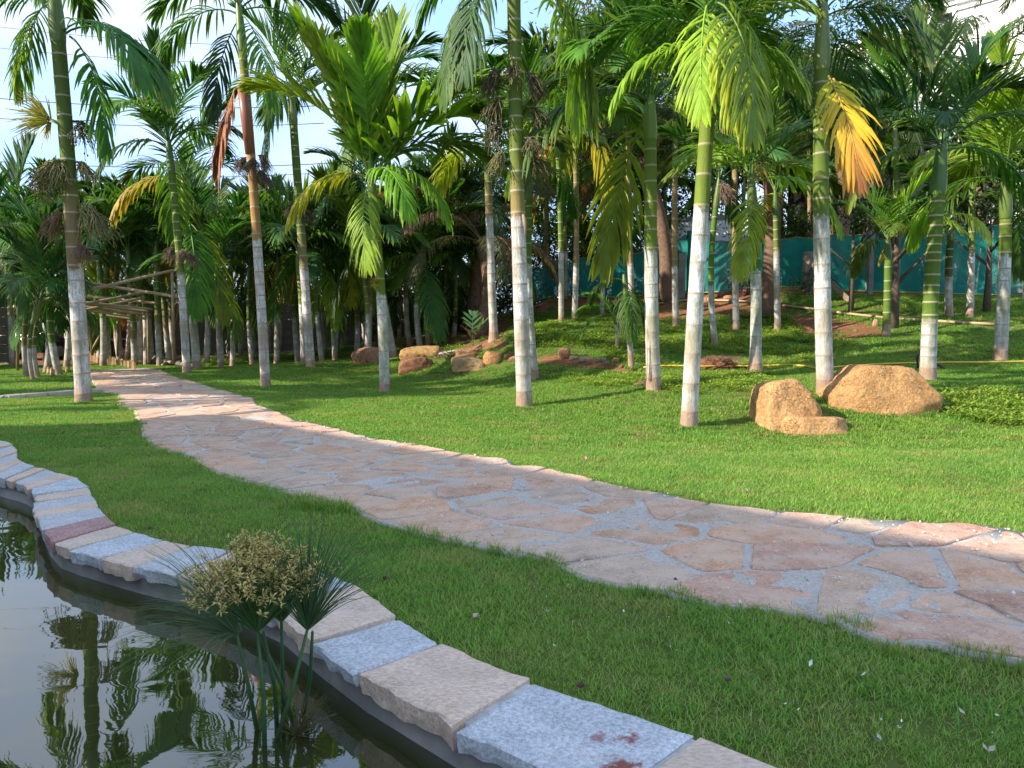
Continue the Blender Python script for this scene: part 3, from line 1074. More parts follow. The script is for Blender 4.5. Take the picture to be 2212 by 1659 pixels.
def scatter_object(name, label, pts, protos, mat=None):
    """pts: rows of x, y, z, yaw, scale, proto index -> one object whose modifier puts a tuft on every point"""
    me = bpy.data.meshes.new(name)
    arr = np.array(pts, np.float32)
    me.vertices.add(len(arr))
    me.vertices.foreach_set('co', arr[:, :3].ravel())
    for nm, col in (('yaw', 3), ('scl', 4)):
        me.attributes.new(nm, 'FLOAT', 'POINT').data.foreach_set('value', arr[:, col].copy())
    me.attributes.new('pick', 'INT', 'POINT').data.foreach_set('value', arr[:, 5].astype(np.int32))
    o = link(name, me)
    g = bpy.data.node_groups.new(name + '_nodes', 'GeometryNodeTree')
    g.interface.new_socket('Geometry', in_out='INPUT', socket_type='NodeSocketGeometry')
    g.interface.new_socket('Geometry', in_out='OUTPUT', socket_type='NodeSocketGeometry')
    gi, go = g.nodes.new('NodeGroupInput'), g.nodes.new('NodeGroupOutput')
    ins = g.nodes.new('GeometryNodeInstanceOnPoints')
    jn = g.nodes.new('GeometryNodeJoinGeometry')
    for pr in protos[::-1]:
        oi = g.nodes.new('GeometryNodeObjectInfo')
        oi.inputs['Object'].default_value = pr
        oi.inputs['As Instance'].default_value = True
        g.links.new(oi.outputs['Geometry'], jn.inputs[0])
    at = []
    for nm, ty in (('yaw', 'FLOAT'), ('scl', 'FLOAT'), ('pick', 'INT')):
        n_ = g.nodes.new('GeometryNodeInputNamedAttribute')
        n_.data_type = ty
        n_.inputs['Name'].default_value = nm
        at.append(n_)
    cx_ = g.nodes.new('ShaderNodeCombineXYZ')
    g.links.new(at[0].outputs['Attribute'], cx_.inputs['Z'])
    g.links.new(gi.outputs[0], ins.inputs['Points'])
    g.links.new(jn.outputs[0], ins.inputs['Instance'])
    ins.inputs['Pick Instance'].default_value = True
    g.links.new(at[2].outputs['Attribute'], ins.inputs['Instance Index'])
    g.links.new(cx_.outputs[0], ins.inputs['Rotation'])
    g.links.new(at[1].outputs['Attribute'], ins.inputs['Scale'])
    g.links.new(ins.outputs[0], go.inputs[0])
    md = o.modifiers.new('scatter', 'NODES')
    md.node_group = g
    tag(o, label, kind='stuff')
    return o


tufts = [tuft('near_tuft', 85, 0.085, 0.020, 0.052, 0.0034, 1 + k, 1.15, M['grass'], 0.5) for k in range(3)] + \
        [tuft('far_tuft', 70, 0.11, 0.026, 0.055, 0.0065, 11 + k, 0.9, M['grass'], 0.5) for k in range(3)] + \
        [tuft('tall_tuft', 60, 0.05, 0.05, 0.10, 0.0035, 21, 0.6, M['grass'], 0.5)]
COVER = [[(1180, 700), (1300, 680), (1400, 690), (1560, 684), (1700, 678), (1740, 726), (1850, 742), (1780, 770), (1660, 800), (1600, 795), (1480, 800), (1350, 800), (1280, 750), (1180, 752), (1110, 755), (1140, 710)],
         [(1330, 806), (1480, 800), (1600, 808), (1760, 808), (1770, 845), (1700, 850), (1500, 862), (1440, 850), (1400, 842), (1180, 834), (1240, 812)],
         [(2038, 900), (2040, 868), (2060, 845), (2212, 828), (2500, 820), (2500, 925), (2150, 918)], [(1760, 815), (1830, 822), (1805, 855), (1770, 848)],
         [(440, 795), (640, 782), (880, 762), (1060, 752), (1060, 742), (560, 745), (430, 765)]]
rg = np.random.RandomState(5)


def candidates(y0, y1, dens, margin):
    xm = 0.66 * y1 + margin
    n = int(dens * (y1 - y0) * 2 * xm)
    y = rg.uniform(y0, y1, n)
    x = rg.uniform(-xm, xm, n)
    k = np.abs(x) < 0.66 * y + margin
    return x[k], y[k]


pts, cov = [], []
for y0, y1, dens, base_i, sc0 in ((1.0, 7.5, 330, 0, 1.0), (7.5, 13, 150, 3, 1.0), (13, 30, 70, 3, 1.25)):
    x, y = candidates(y0, y1, dens, 2.0)
    z = gz(x, y)
    px, py = proj(x, y, z)
    ok = ~inpoly(x, y, path_poly) & ~inpoly(x, y, pond_out)
    for p in SOIL:
        ins = inpoly(px, py, p)
        ok &= ~(ins & (rg.uniform(0, 1, len(x)) > 0.06))
    cv = np.zeros(len(x), bool)
    for p in COVER:
        cv |= inpoly(px, py, p)
    for i in np.nonzero(ok)[0]:
        hgt = 0.5 + 0.5 * noise.noise(Vector((x[i] * 1.3, y[i] * 1.3, 1.0))) + 0.3 * noise.noise(Vector((x[i] * 4, y[i] * 4, 5.0)))
        s = sc0 * (0.55 + 0.75 * max(0, min(1.2, hgt)))
        zz = z[i] - 0.004 + noise.noise(Vector((x[i] * 1.9, y[i] * 1.9, 3.3))) * 0.016 + noise.noise(Vector((x[i] * 0.5, y[i] * 0.5, 9.1))) * 0.03
        if y[i] < 2:
            zz = z[i]
        if cv[i] and noise.noise(Vector((x[i] * 1.1, y[i] * 1.1, 2.5))) < -0.12:
            pass
        elif cv[i]:
            cov.append((x[i], y[i], zz, rg.uniform(0, 6.28), rg.uniform(0.6, 1.0) if py[i] < 798 or px[i] > 2030 else rg.uniform(0.4, 0.75), rg.randint(0, 3)))
            if rg.uniform() < 0.5:
                continue
        pts.append((x[i], y[i], zz, rg.uniform(0, 6.28), s, base_i + rg.randint(0, 3)))
# longer fringe hanging over the pond-side edge of the path, and against the coping and boulders
for i in range(0, NS - 1):
    p = ql[i]
    if 2 < p.y < 12:
        for k in range(2):
            if noise.noise(Vector((p.x * 1.6, p.y * 1.6, 7))) + rg.uniform(-.35, .35) > 0.0:
                q = p + Vector((rg.uniform(-.05, .05), rg.uniform(-.10, 0.005), 0))
                pts.append((q.x, q.y, gz1(q.x, q.y), rg.uniform(0, 6.28), rg.uniform(0.55, 0.95), 6))
for cxp, cyp, n in ((1650, 938, 18), (1700, 940, 18), (1760, 936, 18), (1800, 930, 18), (1835, 922, 14), (1850, 880, 12), (1920, 893, 16), (1990, 897, 14), (690, 1095, 22), (720, 1100, 22), (640, 1085, 14), (1485, 930, 6), (1133, 884, 5), (185, 874, 8)):
    p = hit(cxp, cyp)
    for k in range(n):
        q = p + Vector((rg.normal() * .12, rg.normal() * .06, 0))
        if not inpoly([q.x], [q.y], path_poly)[0]:
            pts.append((q.x, q.y, gz1(q.x, q.y), rg.uniform(0, 6.28), rg.uniform(0.6, 1.1), 6))
scatter_object('lawn_grass', 'short green lawn grass on both sides of the path', pts, tufts)


def cover_tuft(seed):
    rs = random.Random(seed)
    mb = MB()
    for k in range(46):
        r = 0.14 * math.sqrt(rs.random())
        an, az = rs.uniform(0, 6.283), rs.uniform(0, 6.283)
        h = rs.uniform(0.02, 0.11)
        b = Vector((r * math.cos(an), r * math.sin(an), h))
        d = Vector((math.cos(az), math.sin(az), rs.uniform(-0.2, 0.8))).normalized()
        l = rs.uniform(0.035, 0.075)
        sd = d.cross(Vector((0, 0, 1))).normalized() * l * 0.22
        mb.add([b, b + d * l * 0.5 + sd, b + d * l, b + d * l * 0.5 - sd], [(0, 1, 2, 3)], 0, [rs.random() * 0.8] * 4)
    o = bpy.data.objects.new('cover_tuft', mb.mesh('cover_tuft', M['creeper'], True, True))
    return o


scatter_object('ground_cover', 'leafy green ground cover spreading over the low bank', cov, [cover_tuft(40 + k) for k in range(3)])

# ================================================================== palms
def frond_mesh(name, L=1.8, pet=0.16, e0=60, e1=-10, n=26, ll=0.62, lw=0.052, droop=0.35, vee=24, seed=0, segs=4, phi0=58, phi1=16, rr=0.016,
               mats=None, power=1.25, ragged=0.12, twist=0.0, low=False):
    rs = random.Random(seed)
    mb = MB()
    N = 14
    pos, tan = [], []
    p = Vector((0, 0, 0))
    for i in range(N + 1):
        s = i / N
        e = R(e0 + (e1 - e0) * s ** power)
        t = Vector((math.cos(e), 0.10 * twist * s, math.sin(e))).normalized()
        pos.append(p.copy())
        tan.append(t)
        p = p + t * (L / N)
    mb.tube(pos, [rr * (1 - 0.8 * i / N) for i in range(N + 1)], 4, 1, False)
    ss = [0.0] * len(mb.v)

    def at(s):
        x = min(N - 1e-4, s * N)
        i = int(x)
        k = x - i
        return pos[i].lerp(pos[i + 1], k), tan[i].lerp(tan[i + 1], k).normalized()
    G = Vector((0, 0, -1))
    B = Vector((0, 1, 0))
    for i in range(n):
        s = pet + (1 - pet) * (i / (n - 1)) ** 0.9
        s = min(1.0, max(pet, s + rs.uniform(-.4, .4) / n))
        for side in (-1, 1):
            if rs.random() < ragged * 0.3:
                continue
            p0, t = at(s)
            nrm = B.cross(t) * -1
            q = (s - pet) / (1 - pet)
            prof = 0.72 + 0.9 * q * (1 - q) * 1.25 - 0.38 * q ** 3
            l = ll * prof * rs.uniform(1 - ragged, 1.06)
            phi = R(phi0 + (phi1 - phi0) * q + rs.uniform(-10, 10))
            ve = R(vee + rs.uniform(-9, 9))
            d = t * math.cos(phi) + (B * side * math.cos(ve) + nrm * math.sin(ve)) * math.sin(phi)
            d.normalize()
            w = lw * (0.85 + 0.5 * q) * rs.uniform(0.75, 1.2)
            pts_ = [p0]
            ds = [d]
            for k in range(segs):
                dd = d + G * (droop * rs.uniform(0.6, 1.3) * (k + 0.5) / segs * 1.3)
                d = dd.normalized()
                pts_.append(pts_[-1] + d * (l / segs))
                ds.append(d)
            prw = [0.5, 0.95, 1.0, 0.72, 0.12] if segs == 4 else [0.5, 1.0, 0.8, 0.12]
            vs, fs, aa = [], [], []
            for k, c in enumerate(pts_):
                wd = t - ds[k] * t.dot(ds[k])
                if wd.length < 0.05:
                    wd = B
                wd = wd.normalized()
                up = wd.cross(ds[k]) * side
                hw = w * prw[k] * 0.5
                if low:
                    vs += [c - wd * hw, c + wd * hw]
                    aa += [k / segs] * 2
                else:
                    vs += [c - wd * hw - up * hw * 0.35, c + up * hw * 0.25, c + wd * hw - up * hw * 0.35]
                    aa += [k / segs] * 3
            m = 2 if low else 3
            for k in range(segs):
                for c in range(m - 1):
                    fs.append((k * m + c, k * m + c + 1, (k + 1) * m + c + 1, (k + 1) * m + c))
            mb.add(vs, fs, 0, aa)
            ss += [s] * len(vs)
    me = mb.mesh(name, mats or [M['leaf'], M['stalk']], True, True)
    me.attributes.new('ss', 'FLOAT', 'POINT').data.foreach_set('value', ss)
    return me


FR = {}
for k, (e0, e1, dr, ve) in {'spear': (84, 66, 0.05, 36), 'up': (76, 34, 0.12, 34), 'mid': (62, 0, 0.24, 30), 'arch': (48, -46, 0.40, 20),
                            'low': (26, -76, 0.65, 6), 'hang': (-35, -88, 0.55, -2)}.items():
    FR[k] = [frond_mesh('frond_' + k, e0=e0, e1=e1, droop=dr, vee=ve, seed=50 + j + hash(k) % 1 + len(k) * 7, twist=(-1, 1, 0.3)[j], n=(33, 30, 36)[j], lw=(0.044, 0.050, 0.038)[j], ll=0.80, L=1.85, power={'low': 0.75, 'hang': 0.55, 'arch': 1.0}.get(k, 1.2), ragged=0.22)
             for j in range(3)]
# the young palm's broad stiff leaves
FR['young'] = [frond_mesh('frond_young', L=2.0, e0=(78, 66, 56)[j], e1=(52, 24, 0)[j], droop=0.10 + .06 * j, vee=26, seed=80 + j, n=24, ll=0.72, lw=0.098, ragged=0.08, twist=j - 1) for j in range(3)]
FR['dead'] = [frond_mesh('frond_dead', L=1.5, pet=0.05, e0=-72, e1=-89, droop=0.9, vee=-4, seed=90, n=40, ll=0.6, lw=0.034, phi0=40, phi1=10)]
FR['yellow'] = [frond_mesh('frond_yellow', L=1.25, pet=0.06, e0=-50, e1=-86, droop=0.45, vee=4, seed=91, n=27, ll=0.66, lw=0.046, phi0=58, phi1=12, ragged=0.3,
                           mats=[M['drytip'], M['stalk']])]
FR['coco'] = [frond_mesh('frond_coco', L=3.6, pet=0.2, e0=(62, 40, 15)[j], e1=(-30, -60, -80)[j], droop=0.5, vee=(14, 5, -5)[j], seed=95 + j, n=54, ll=0.8, lw=0.03, segs=3, phi0=66,
                         phi1=30, rr=0.03, low=True, twist=j - 1) for j in range(3)]
FR['sap'] = [frond_mesh('frond_sapling', L=0.62, pet=0.3, e0=78, e1=30, droop=0.12, vee=12, seed=99, n=9, ll=0.24, lw=0.032, segs=3, rr=0.006)]

GREEN = (0.052, 0.130, 0.026)
MIDG = (0.085, 0.185, 0.028)
BRIGHT = (0.165, 0.28, 0.028)
DARK = (0.036, 0.092, 0.028)
LIME = (0.30, 0.36, 0.032)
OCHRE = (0.34, 0.24, 0.05)
BROWN = (0.20, 0.105, 0.06)
RUST = (0.36, 0.13, 0.075)


def bunch_mesh(name, seed, n, ln, spread, nuts, up=0.25, nr=0.008):
    rs = random.Random(seed)
    mb = MB()
    mb.tube([(0, 0, 0), (0.07, 0, -0.01), (0.14, 0, 0.0)], [0.016, 0.012, 0.009], 5, 0)
    for k in range(n):
        az = rs.uniform(-1.25, 1.25)
        d = Vector((math.cos(az), math.sin(az) * spread, rs.uniform(-1.1, up))).normalized()
        p = Vector((rs.uniform(0.02, 0.14), rs.uniform(-.03, .03), rs.uniform(-.10, 0.02)))
        pts_ = [p.copy()]
        l = ln * rs.uniform(0.5, 1.05)
        for j in range(5):
            d = (d + Vector((rs.uniform(-.38, .38), rs.uniform(-.38, .38), -0.34))).normalized()
            p = p + d * l / 5
            pts_.append(p.copy())
            if rs.random() < nuts:
                mb.octa(p + Vector((rs.uniform(-.01, .01), rs.uniform(-.01, .01), 0)), nr * rs.uniform(0.7, 1.3), d, 1)
        mb.tube(pts_, [0.0062, 0.006, 0.0054, 0.0046, 0.004, 0.003], 3, 0, False)
    return mb


_bm = bunch_mesh('fruit_bunch', 1, 75, 0.42, 1.2, 0.75)
BUNCH = [_bm.mesh('fruit_bunch', [M['fibre'], m_plain('green_areca_nut', (0.16, 0.15, 0.045), 0.6)], True),
         bunch_mesh('dry_bunch', 2, 90, 0.48, 1.3, 0.15).mesh('dry_bunch', [M['fibre'], m_plain('dry_areca_nut', (0.13, 0.08, 0.05), 0.7)], True),
         bunch_mesh('thin_bunch', 3, 55, 0.40, 1.5, 0.35, 0.7, 0.010).mesh('thin_bunch', [M['fibre'], m_plain('olive_areca_nut', (0.11, 0.12, 0.035), 0.6)], True)]


def broom_mesh():
    rs = random.Random(4)
    mb = MB()
    mb.tube([(0, 0, 0), (0.1, 0, 0.05)], [0.02, 0.012], 5)
    for k in range(120):
        az, el = rs.uniform(-1.1, 1.1), rs.uniform(-0.6, 1.0)
        d = Vector((math.cos(az) * math.cos(el), math.sin(az) * math.cos(el), math.sin(el)))
        p = Vector((0.08, 0, 0.03)) + d * 0.05
        l = rs.uniform(0.16, 0.36)
        q = p + d * l * 0.6
        mb.tube([p, q, q + (d + Vector((0, 0, -0.25))) * l * 0.4], [0.007, 0.005, 0.003], 3, 0, False)
    return mb.mesh('flower_broom', [M['fibre']], True)


BROOM = broom_mesh()


def trunk_mesh(name, pts, r0, r1, wash, seed, sides=14, ringgap=(0.17, 0.30), green=1.3, cone=0.28, flare=1.45, rough=1.0):
    """pts: axis points from base to crown; wash: whitewash height in metres; green: length of green part below the crown"""
    rs = random.Random(seed)
    ds = [0.0]
    for a, b in zip(pts, pts[1:]):
        ds.append(ds[-1] + (b - a).length)
    T = ds[-1]

    def at(h):
        for i in range(len(pts) - 1):
            if h <= ds[i + 1] or i == len(pts) - 2:
                k = (h - ds[i]) / max(1e-6, ds[i + 1] - ds[i])
                return pts[i].lerp(pts[i + 1], k)
    levels = [(-0.12, 0.0, 1.0), (0.0, 0.0, 1.0)]
    h = rs.uniform(0.12, 0.25)
    while h < T - 0.05:
        levels += [(h - 0.018, 0.0, 1.0), (h - 0.008, 1.0, 1.022 + 0.012 * rs.random()), (h + 0.006, 1.0, 1.02), (h + 0.016, 0.0, 0.992)]
        g = rs.uniform(*ringgap)
        levels.append((h + g * 0.5, 0.0, 1.0 + rs.uniform(-0.012, 0.012)))
        h += g
    levels = [l for l in levels if l[0] < T - 0.01] + [(T, 0.0, 1.0)]
    vs, fs, hg, wd, rgv, ag = [], [], [], [], [], []
    axis_ = (pts[-1] - pts[0]).normalized()
    bx = Vector((1, 0, 0))
    bx = (bx - axis_ * bx.dot(axis_)).normalized()
    by = axis_.cross(bx)
    for h, rgx, k in levels:
        c = at(max(0, h)) if h >= 0 else pts[0] + Vector((0, 0, h))
        t = max(0, h) / T
        r = (r0 + (r1 - r0) * t) * k
        if h < 0.35:
            r *= 1 + (flare - 1) * max(0, (0.35 - h) / 0.35) ** 2 * cone
        for j in range(sides):
            an = 2 * math.pi * j / sides
            jj = 1 + 0.02 * rough * noise.noise(Vector((math.cos(an) * 2, math.sin(an) * 2, h * 2.5 + seed)))
            vs.append(c + (bx * math.cos(an) + by * math.sin(an)) * r * jj)
            hg.append(h)
            wd.append(h - wash)
            rgv.append(rgx)
            ag.append(min(1.0, max(0.0, (T - h - green) / 0.9 + 0.15)))
    n = len(levels)
    for i in range(n - 1):
        for j in range(sides):
            j2 = (j + 1) % sides
            fs.append((i * sides + j, i * sides + j2, (i + 1) * sides + j2, (i + 1) * sides + j))
    fs.append(tuple((n - 1) * sides + j for j in range(sides)))
    mb = MB()
    mb.add(vs, fs)
    me = mb.mesh(name, M['trunk'], True)
    for nm, dat in (('hg', hg), ('wd', wd), ('rg', rgv), ('ag', ag)):
        me.attributes.new(nm, 'FLOAT', 'POINT').data.foreach_set('value', dat)
    return me


def add_frond(root, kind, loc, az, sc, color, roll=0.0, j=None, rs=rnd, name='frond', pitch=0.0):
    fam = FR[kind]
    o = link(name, fam[(rs.randrange(len(fam)) if j is None else j)], root, color)
    o.location = loc
    o.rotation_euler = (R(roll), R(-pitch), R(az))
    o.scale = (sc, sc * rs.uniform(0.9, 1.1), sc)
    return o


def palm(label, base, top, wpx, washpx=None, seed=0, mid=None, cs=0.75, fr=None, nf=9, sc=1.0, tint=(1, 1, 1), green=1.3, group='areca palms on the lawn', name='areca_palm',
         cols=(GREEN, MIDG, GREEN, DARK, BRIGHT), sides=14, ringgap=(0.17, 0.30), d=None, lod=False, low=0.3, wash_m=None, dia=None, flare=1.45, shaftcol=None):
    rs = random.Random(seed)
    B = hit(*base) if d is None else Vector((pt(base[0], base[1], d).x, d, gz1(pt(base[0], base[1], d).x, d)))
    T = pt(top[0], top[1], B.y + rs.uniform(-.1, .1))
    r0 = (wpx * B.y / FP / 2) if dia is None else dia / 2
    root = thing(name, label, 'palm tree', B, group)
    pts_ = [Vector((0, 0, 0))]
    if mid:
        pts_.append(pt(mid[0], mid[1], B.y) - B)
    else:
        pts_.append((T - B) * 0.5 + Vector((rs.uniform(-.09, .09), rs.uniform(-.06, .06), 0)))
    pts_.append(T - B)
    # smooth the axis
    a, b, c = pts_
    cp = b * 2 - (a + c) * 0.5
    ax = [a * (1 - t) ** 2 + cp * 2 * t * (1 - t) + c * t * t for t in [k / 10 for k in range(11)]]
    if wash_m is None:
        wash_m = (pt(base[0], washpx, B.y).z - B.z) if washpx is not None else -1
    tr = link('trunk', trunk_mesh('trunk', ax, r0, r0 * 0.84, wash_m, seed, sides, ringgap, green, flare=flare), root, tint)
    up = (ax[-1] - ax[-2]).normalized()
    # crownshaft
    mb = MB()
    cr = r0 * 0.84
    prof = [(-0.03, 1.0), (0.0, 1.06), (0.12, 1.16), (0.35, 1.08), (0.65, 0.86), (0.9, 0.62), (1.0, 0.45)]
    mb.tube([ax[-1] + up * cs * t for t, _ in prof], [cr * k for _, k in prof], 12 if not lod else 8, 0)
    scol = shaftcol or rs.choice(((0.115, 0.165, 0.035), (0.085, 0.15, 0.03), (0.15, 0.19, 0.045)))
    mb.build('crownshaft', M['shaft'], root, color=scol)
    crown = ax[-1] + up * cs * 0.86
    if fr is None:
        fr = []
        a0 = rs.uniform(0, 360)
        kinds = ['spear', 'up', 'mid', 'arch', 'up', 'mid', 'arch', 'low', 'mid', 'hang', 'arch']
        if nf < 11:
            kinds = ['up', 'mid', 'arch', 'mid', 'up', 'arch', 'low', 'mid', 'arch', 'hang'][:nf]
        if nf > 11:
            kinds += ['up', 'arch', 'low'][:nf - 11]
        for k, kd in enumerate(kinds):
            fr.append((kd, a0 + k * 137.5 + rs.uniform(-18, 18), rs.uniform(0.82, 1.12), None))
    for it in fr:
        kd, az, s, colr = it[:4]
        if colr is None:
            colr = rs.choice(cols)
            if kd in ('low', 'hang') and rs.random() < low:
                colr = rs.choice((LIME, OCHRE, BRIGHT))
        drop = {'spear': 0.0, 'up': 0.0, 'mid': 0.05, 'arch': 0.1, 'low': 0.2, 'hang': 0.3, 'young': 0.25, 'dead': 0.5, 'yellow': 0.5}.get(kd, 0.1) * cs * 0.8
        if len(it) > 4:
            loc = it[4] - B
        else:
            loc = crown - up * drop * rs.uniform(0.7, 1.3) + Vector((math.cos(R(az)), math.sin(R(az)), 0)) * cr * 0.4
        jit = tuple(c * rs.uniform(0.85, 1.2) for c in colr)
        add_frond(root, kd, loc, az, s * sc, jit, rs.uniform(-10, 10), None, rs, 'dead_frond' if kd in ('dead', 'yellow') else 'frond')
    root['_h'] = (T - B).length
    return root, B, ax


def bunch(root, B, px, d_off, az, k, sc, color, name='fruit_bunch', mesh=None):
    """a bunch hanging from the trunk at picture point px"""
    p = pt(px[0], px[1], B.y) - B
    o = link(name, mesh or BUNCH[k], root, color)
    o.location = p + Vector((math.cos(R(az)), math.sin(R(az)), 0)) * d_off
    o.rotation_euler = (0, 0, R(az))
    o.scale = (sc, sc, sc)
    return o


OLIVE = (0.22, 0.20, 0.09)
DRYB = (0.24, 0.16, 0.11)

# --- the tall palm at the left edge
r_, B_, ax_ = palm('tall palm at the left edge with fruit bunches and a yellow flower broom', (181, 870), (126, 90), 33, 585, 1, (152, 420), cs=1.0, green=1.9,
                   fr=[('low', -8, 1.15, GREEN, pt(136, 76, 11.65)), ('low', -22, 1.1, GREEN, pt(136, 70, 11.6)), ('hang', -15, 1.0, GREEN, pt(150, 78, 11.6)), ('arch', 182, 0.8, MIDG, pt(115, 30, 11.7)), ('low', 205, 0.85, GREEN, pt(112, 10, 11.6)), ('hang', 195, 0.75, BRIGHT, pt(105, 8, 11.6)),
                       ('hang', 170, 0.8, GREEN, pt(110, -5, 11.8)), ('arch', -20, 0.9, DARK), ('mid', 20, 1.0, GREEN), ('mid', 200, 1.0, GREEN), ('up', -90, 1, GREEN), ('up', 60, 1, GREEN),
                       ('low', -75, 0.6, MIDG), ('arch', 100, 1, GREEN), ('spear', 0, 1, BRIGHT)], ringgap=(0.22, 0.34), tint=(0.8, 0.8, 0.8))
bunch(r_, B_, (140, 268), 0.07, 185, 0, 1.45, (0.55, 0.50, 0.09), 'flower_broom', BROOM)
bunch(r_, B_, (145, 262), 0.09, -5, 2, 1.2, (0.09, 0.09, 0.06))
bunch(r_, B_, (146, 350), 0.08, 190, 0, 1.5, OLIVE)
bunch(r_, B_, (150, 352), 0.08, -100, 0, 1.2, OLIVE)
bunch(r_, B_, (152, 350), 0.08, 0, 0, 0.9, OLIVE)
bunch(r_, B_, (158, 445), 0.09, -5, 0, 1.5, OLIVE)
bunch(r_, B_, (152, 460), 0.09, 185, 1, 1.0, (0.26, 0.17, 0.10))
bunch(r_, B_, (168, 530), 0.03, -40, 1, 0.7, DRYB)

# --- rust sheathed palm
r_, B_, ax_ = palm('palm with a rusty sheath and brown dead frond beside the path', (574, 836), (524, 110), 21, 520, 2, (552, 470), cs=1.0, green=0.4, tint=(1.25, 1.0, 0.8),
                   fr=[('dead', 200, 1.15, RUST, pt(508, 190, 14.3)), ('dead', 170, 1.0, BROWN, pt(506, 198, 14.4)), ('low', 175, 1.1, GREEN), ('low', 10, 1.1, GREEN), ('hang', -30, 1.0, MIDG), ('arch', -80, 1.0, GREEN),
                       ('arch', 160, 1.15, GREEN), ('arch', 30, 1.15, DARK), ('mid', -140, 1.1, GREEN), ('mid', 80, 1.1, GREEN), ('up', -20, 1.1, MIDG), ('up', 120, 1.1, GREEN), ('hang', 140, 1, DARK)],
                   ringgap=(0.2, 0.3))
mb = MB()
q = [pt(522, 185, B_.y) - B_, pt(531, 250, B_.y) - B_, pt(540, 332, B_.y) - B_]
mb.tube(q, [0.085, 0.10, 0.088], 10)
mb.build('dead_sheath', M['shaft'], r_, color=(0.30, 0.115, 0.07))
for px_, az_ in (((550, 335), 20), ((548, 345), -80), ((540, 340), 170), ((552, 370), -20)):
    bunch(r_, B_, px_, 0.05, az_, 1, 0.8, (0.17, 0.13, 0.095))

# --- palm right of it
r_, B_, ax_ = palm('green ringed palm between the rusty palm and the young palm', (671, 792), (634, 270), 20, 580, 3, (655, 560), cs=0.9, nf=11, sc=1.08, cols=(GREEN, DARK, GREEN, MIDG), green=2.2, tint=(0.8, 0.9, 0.8), low=0.0)
for px_, az_ in (((645, 445), 200), ((648, 450), -60), ((652, 455), 10)):
    bunch(r_, B_, px_, 0.06, az_, 2, 0.9, (0.12, 0.09, 0.06))

# --- young palm with broad bright leaves
YC = ((0.21, 0.33, 0.03), (0.13, 0.25, 0.026), MIDG)
r_, B_, ax_ = palm('young bright green palm with broad upright leaves in the lawn centre', (831, 850), (813, 510), 23, 640, 4, (826, 690), cs=1.35, green=3.2, tint=(1.15, 1.2, 0.9),
                   fr=[('young', 100, 1.0, YC[0]), ('young', 175, 1.15, YC[0]), ('young', 150, 1.1, YC[1]), ('young', 20, 1.15, YC[0]), ('young', -15, 1.1, YC[1]), ('young', -70, 0.9, YC[1]),
                       ('young', -130, 0.95, YC[0]), ('mid', 185, 1.05, YC[0]), ('mid', 0, 1.1, YC[2]), ('low', 190, 0.75, LIME), ('arch', 5, 1.05, YC[2]), ('low', -60, 0.75, BRIGHT), ('hang', -110, 0.7, BRIGHT),
                       ('low', -20, 0.8, YC[1]), ('spear', 60, 1.1, BRIGHT), ('young', 60, 1.05, YC[2])], shaftcol=(0.17, 0.24, 0.035), ringgap=(0.24, 0.36), sc=1.22)
bunch(r_, B_, (817, 615), 0.05, -100, 0, 0.42, (0.45, 0.42, 0.05), 'flower_broom', BROOM)
palm('white footed palm hidden behind the young bright palm', (850, 776), (795, 460), 19, 590, 5, (822, 620), nf=10, sc=1.1, green=0.9, tint=(0.8, 0.75, 0.6), cols=(GREEN, DARK))

# --- the tall palm in the middle
r_, B_, ax_ = palm('tall patchy whitewashed palm in the middle of the lawn', (1133, 880), (1109, -70), 33, 470, 6, (1118, 420), cs=1.1, green=2.6,
                   fr=[('hang', 190, 0.95, GREEN, pt(1078, -60, 11)), ('hang', 215, 1.0, GREEN, pt(1062, -55, 10.9)), ('hang', 240, 0.95, DARK, pt(1080, -80, 10.8)), ('hang', 170, 0.9, GREEN, pt(1040, -50, 11.1)), ('low', 180, 0.8, GREEN, pt(1080, -60, 11.1)), ('hang', -30, 1.2, BRIGHT, pt(1155, -30, 10.8)), ('hang', -5, 1.2, BRIGHT, pt(1158, -50, 10.9)),
                       ('hang', -20, 1.2, (0.10, 0.17, 0.03), pt(1160, -60, 10.9)), ('low', 0, 1.1, MIDG, pt(1150, -80, 11)), ('mid', 45, 1, GREEN), ('mid', -135, 1, GREEN), ('up', 0, 1, GREEN), ('up', 180, 1, GREEN), ('arch', 90, 1, GREEN),
                       ('arch', -60, 1, GREEN)], ringgap=(0.18, 0.29), tint=(1.0, 0.95, 0.8))
for px_, az_, k_, s_ in (((1103, 150), 180, 1, 1.2), ((1118, 160), -10, 1, 1.1), ((1105, 215), 200, 2, 1.2), ((1125, 230), 10, 2, 1.1), ((1105, 265), 170, 2, 1.1), ((1120, 300), -30, 2, 1.0), ((1108, 330), 190, 0, 0.9),
                         ((1125, 335), 20, 0, 1.0), ((1110, 150), -90, 2, 0.9)):
    bunch(r_, B_, px_, 0.09, az_, k_, s_ * 0.85, (0.17, 0.14, 0.08) if k_ else OLIVE)
mb = MB()
mb.tube([pt(1130, 463, B_.y - 0.11) - B_, pt(1134, 480, B_.y - 0.12) - B_, pt(1136, 510, B_.y - 0.12) - B_], [0.02, 0.03, 0.012], 6)
mb.build('dry_flower_stalk', M['fibre'], r_, color=(0.30, 0.22, 0.16))

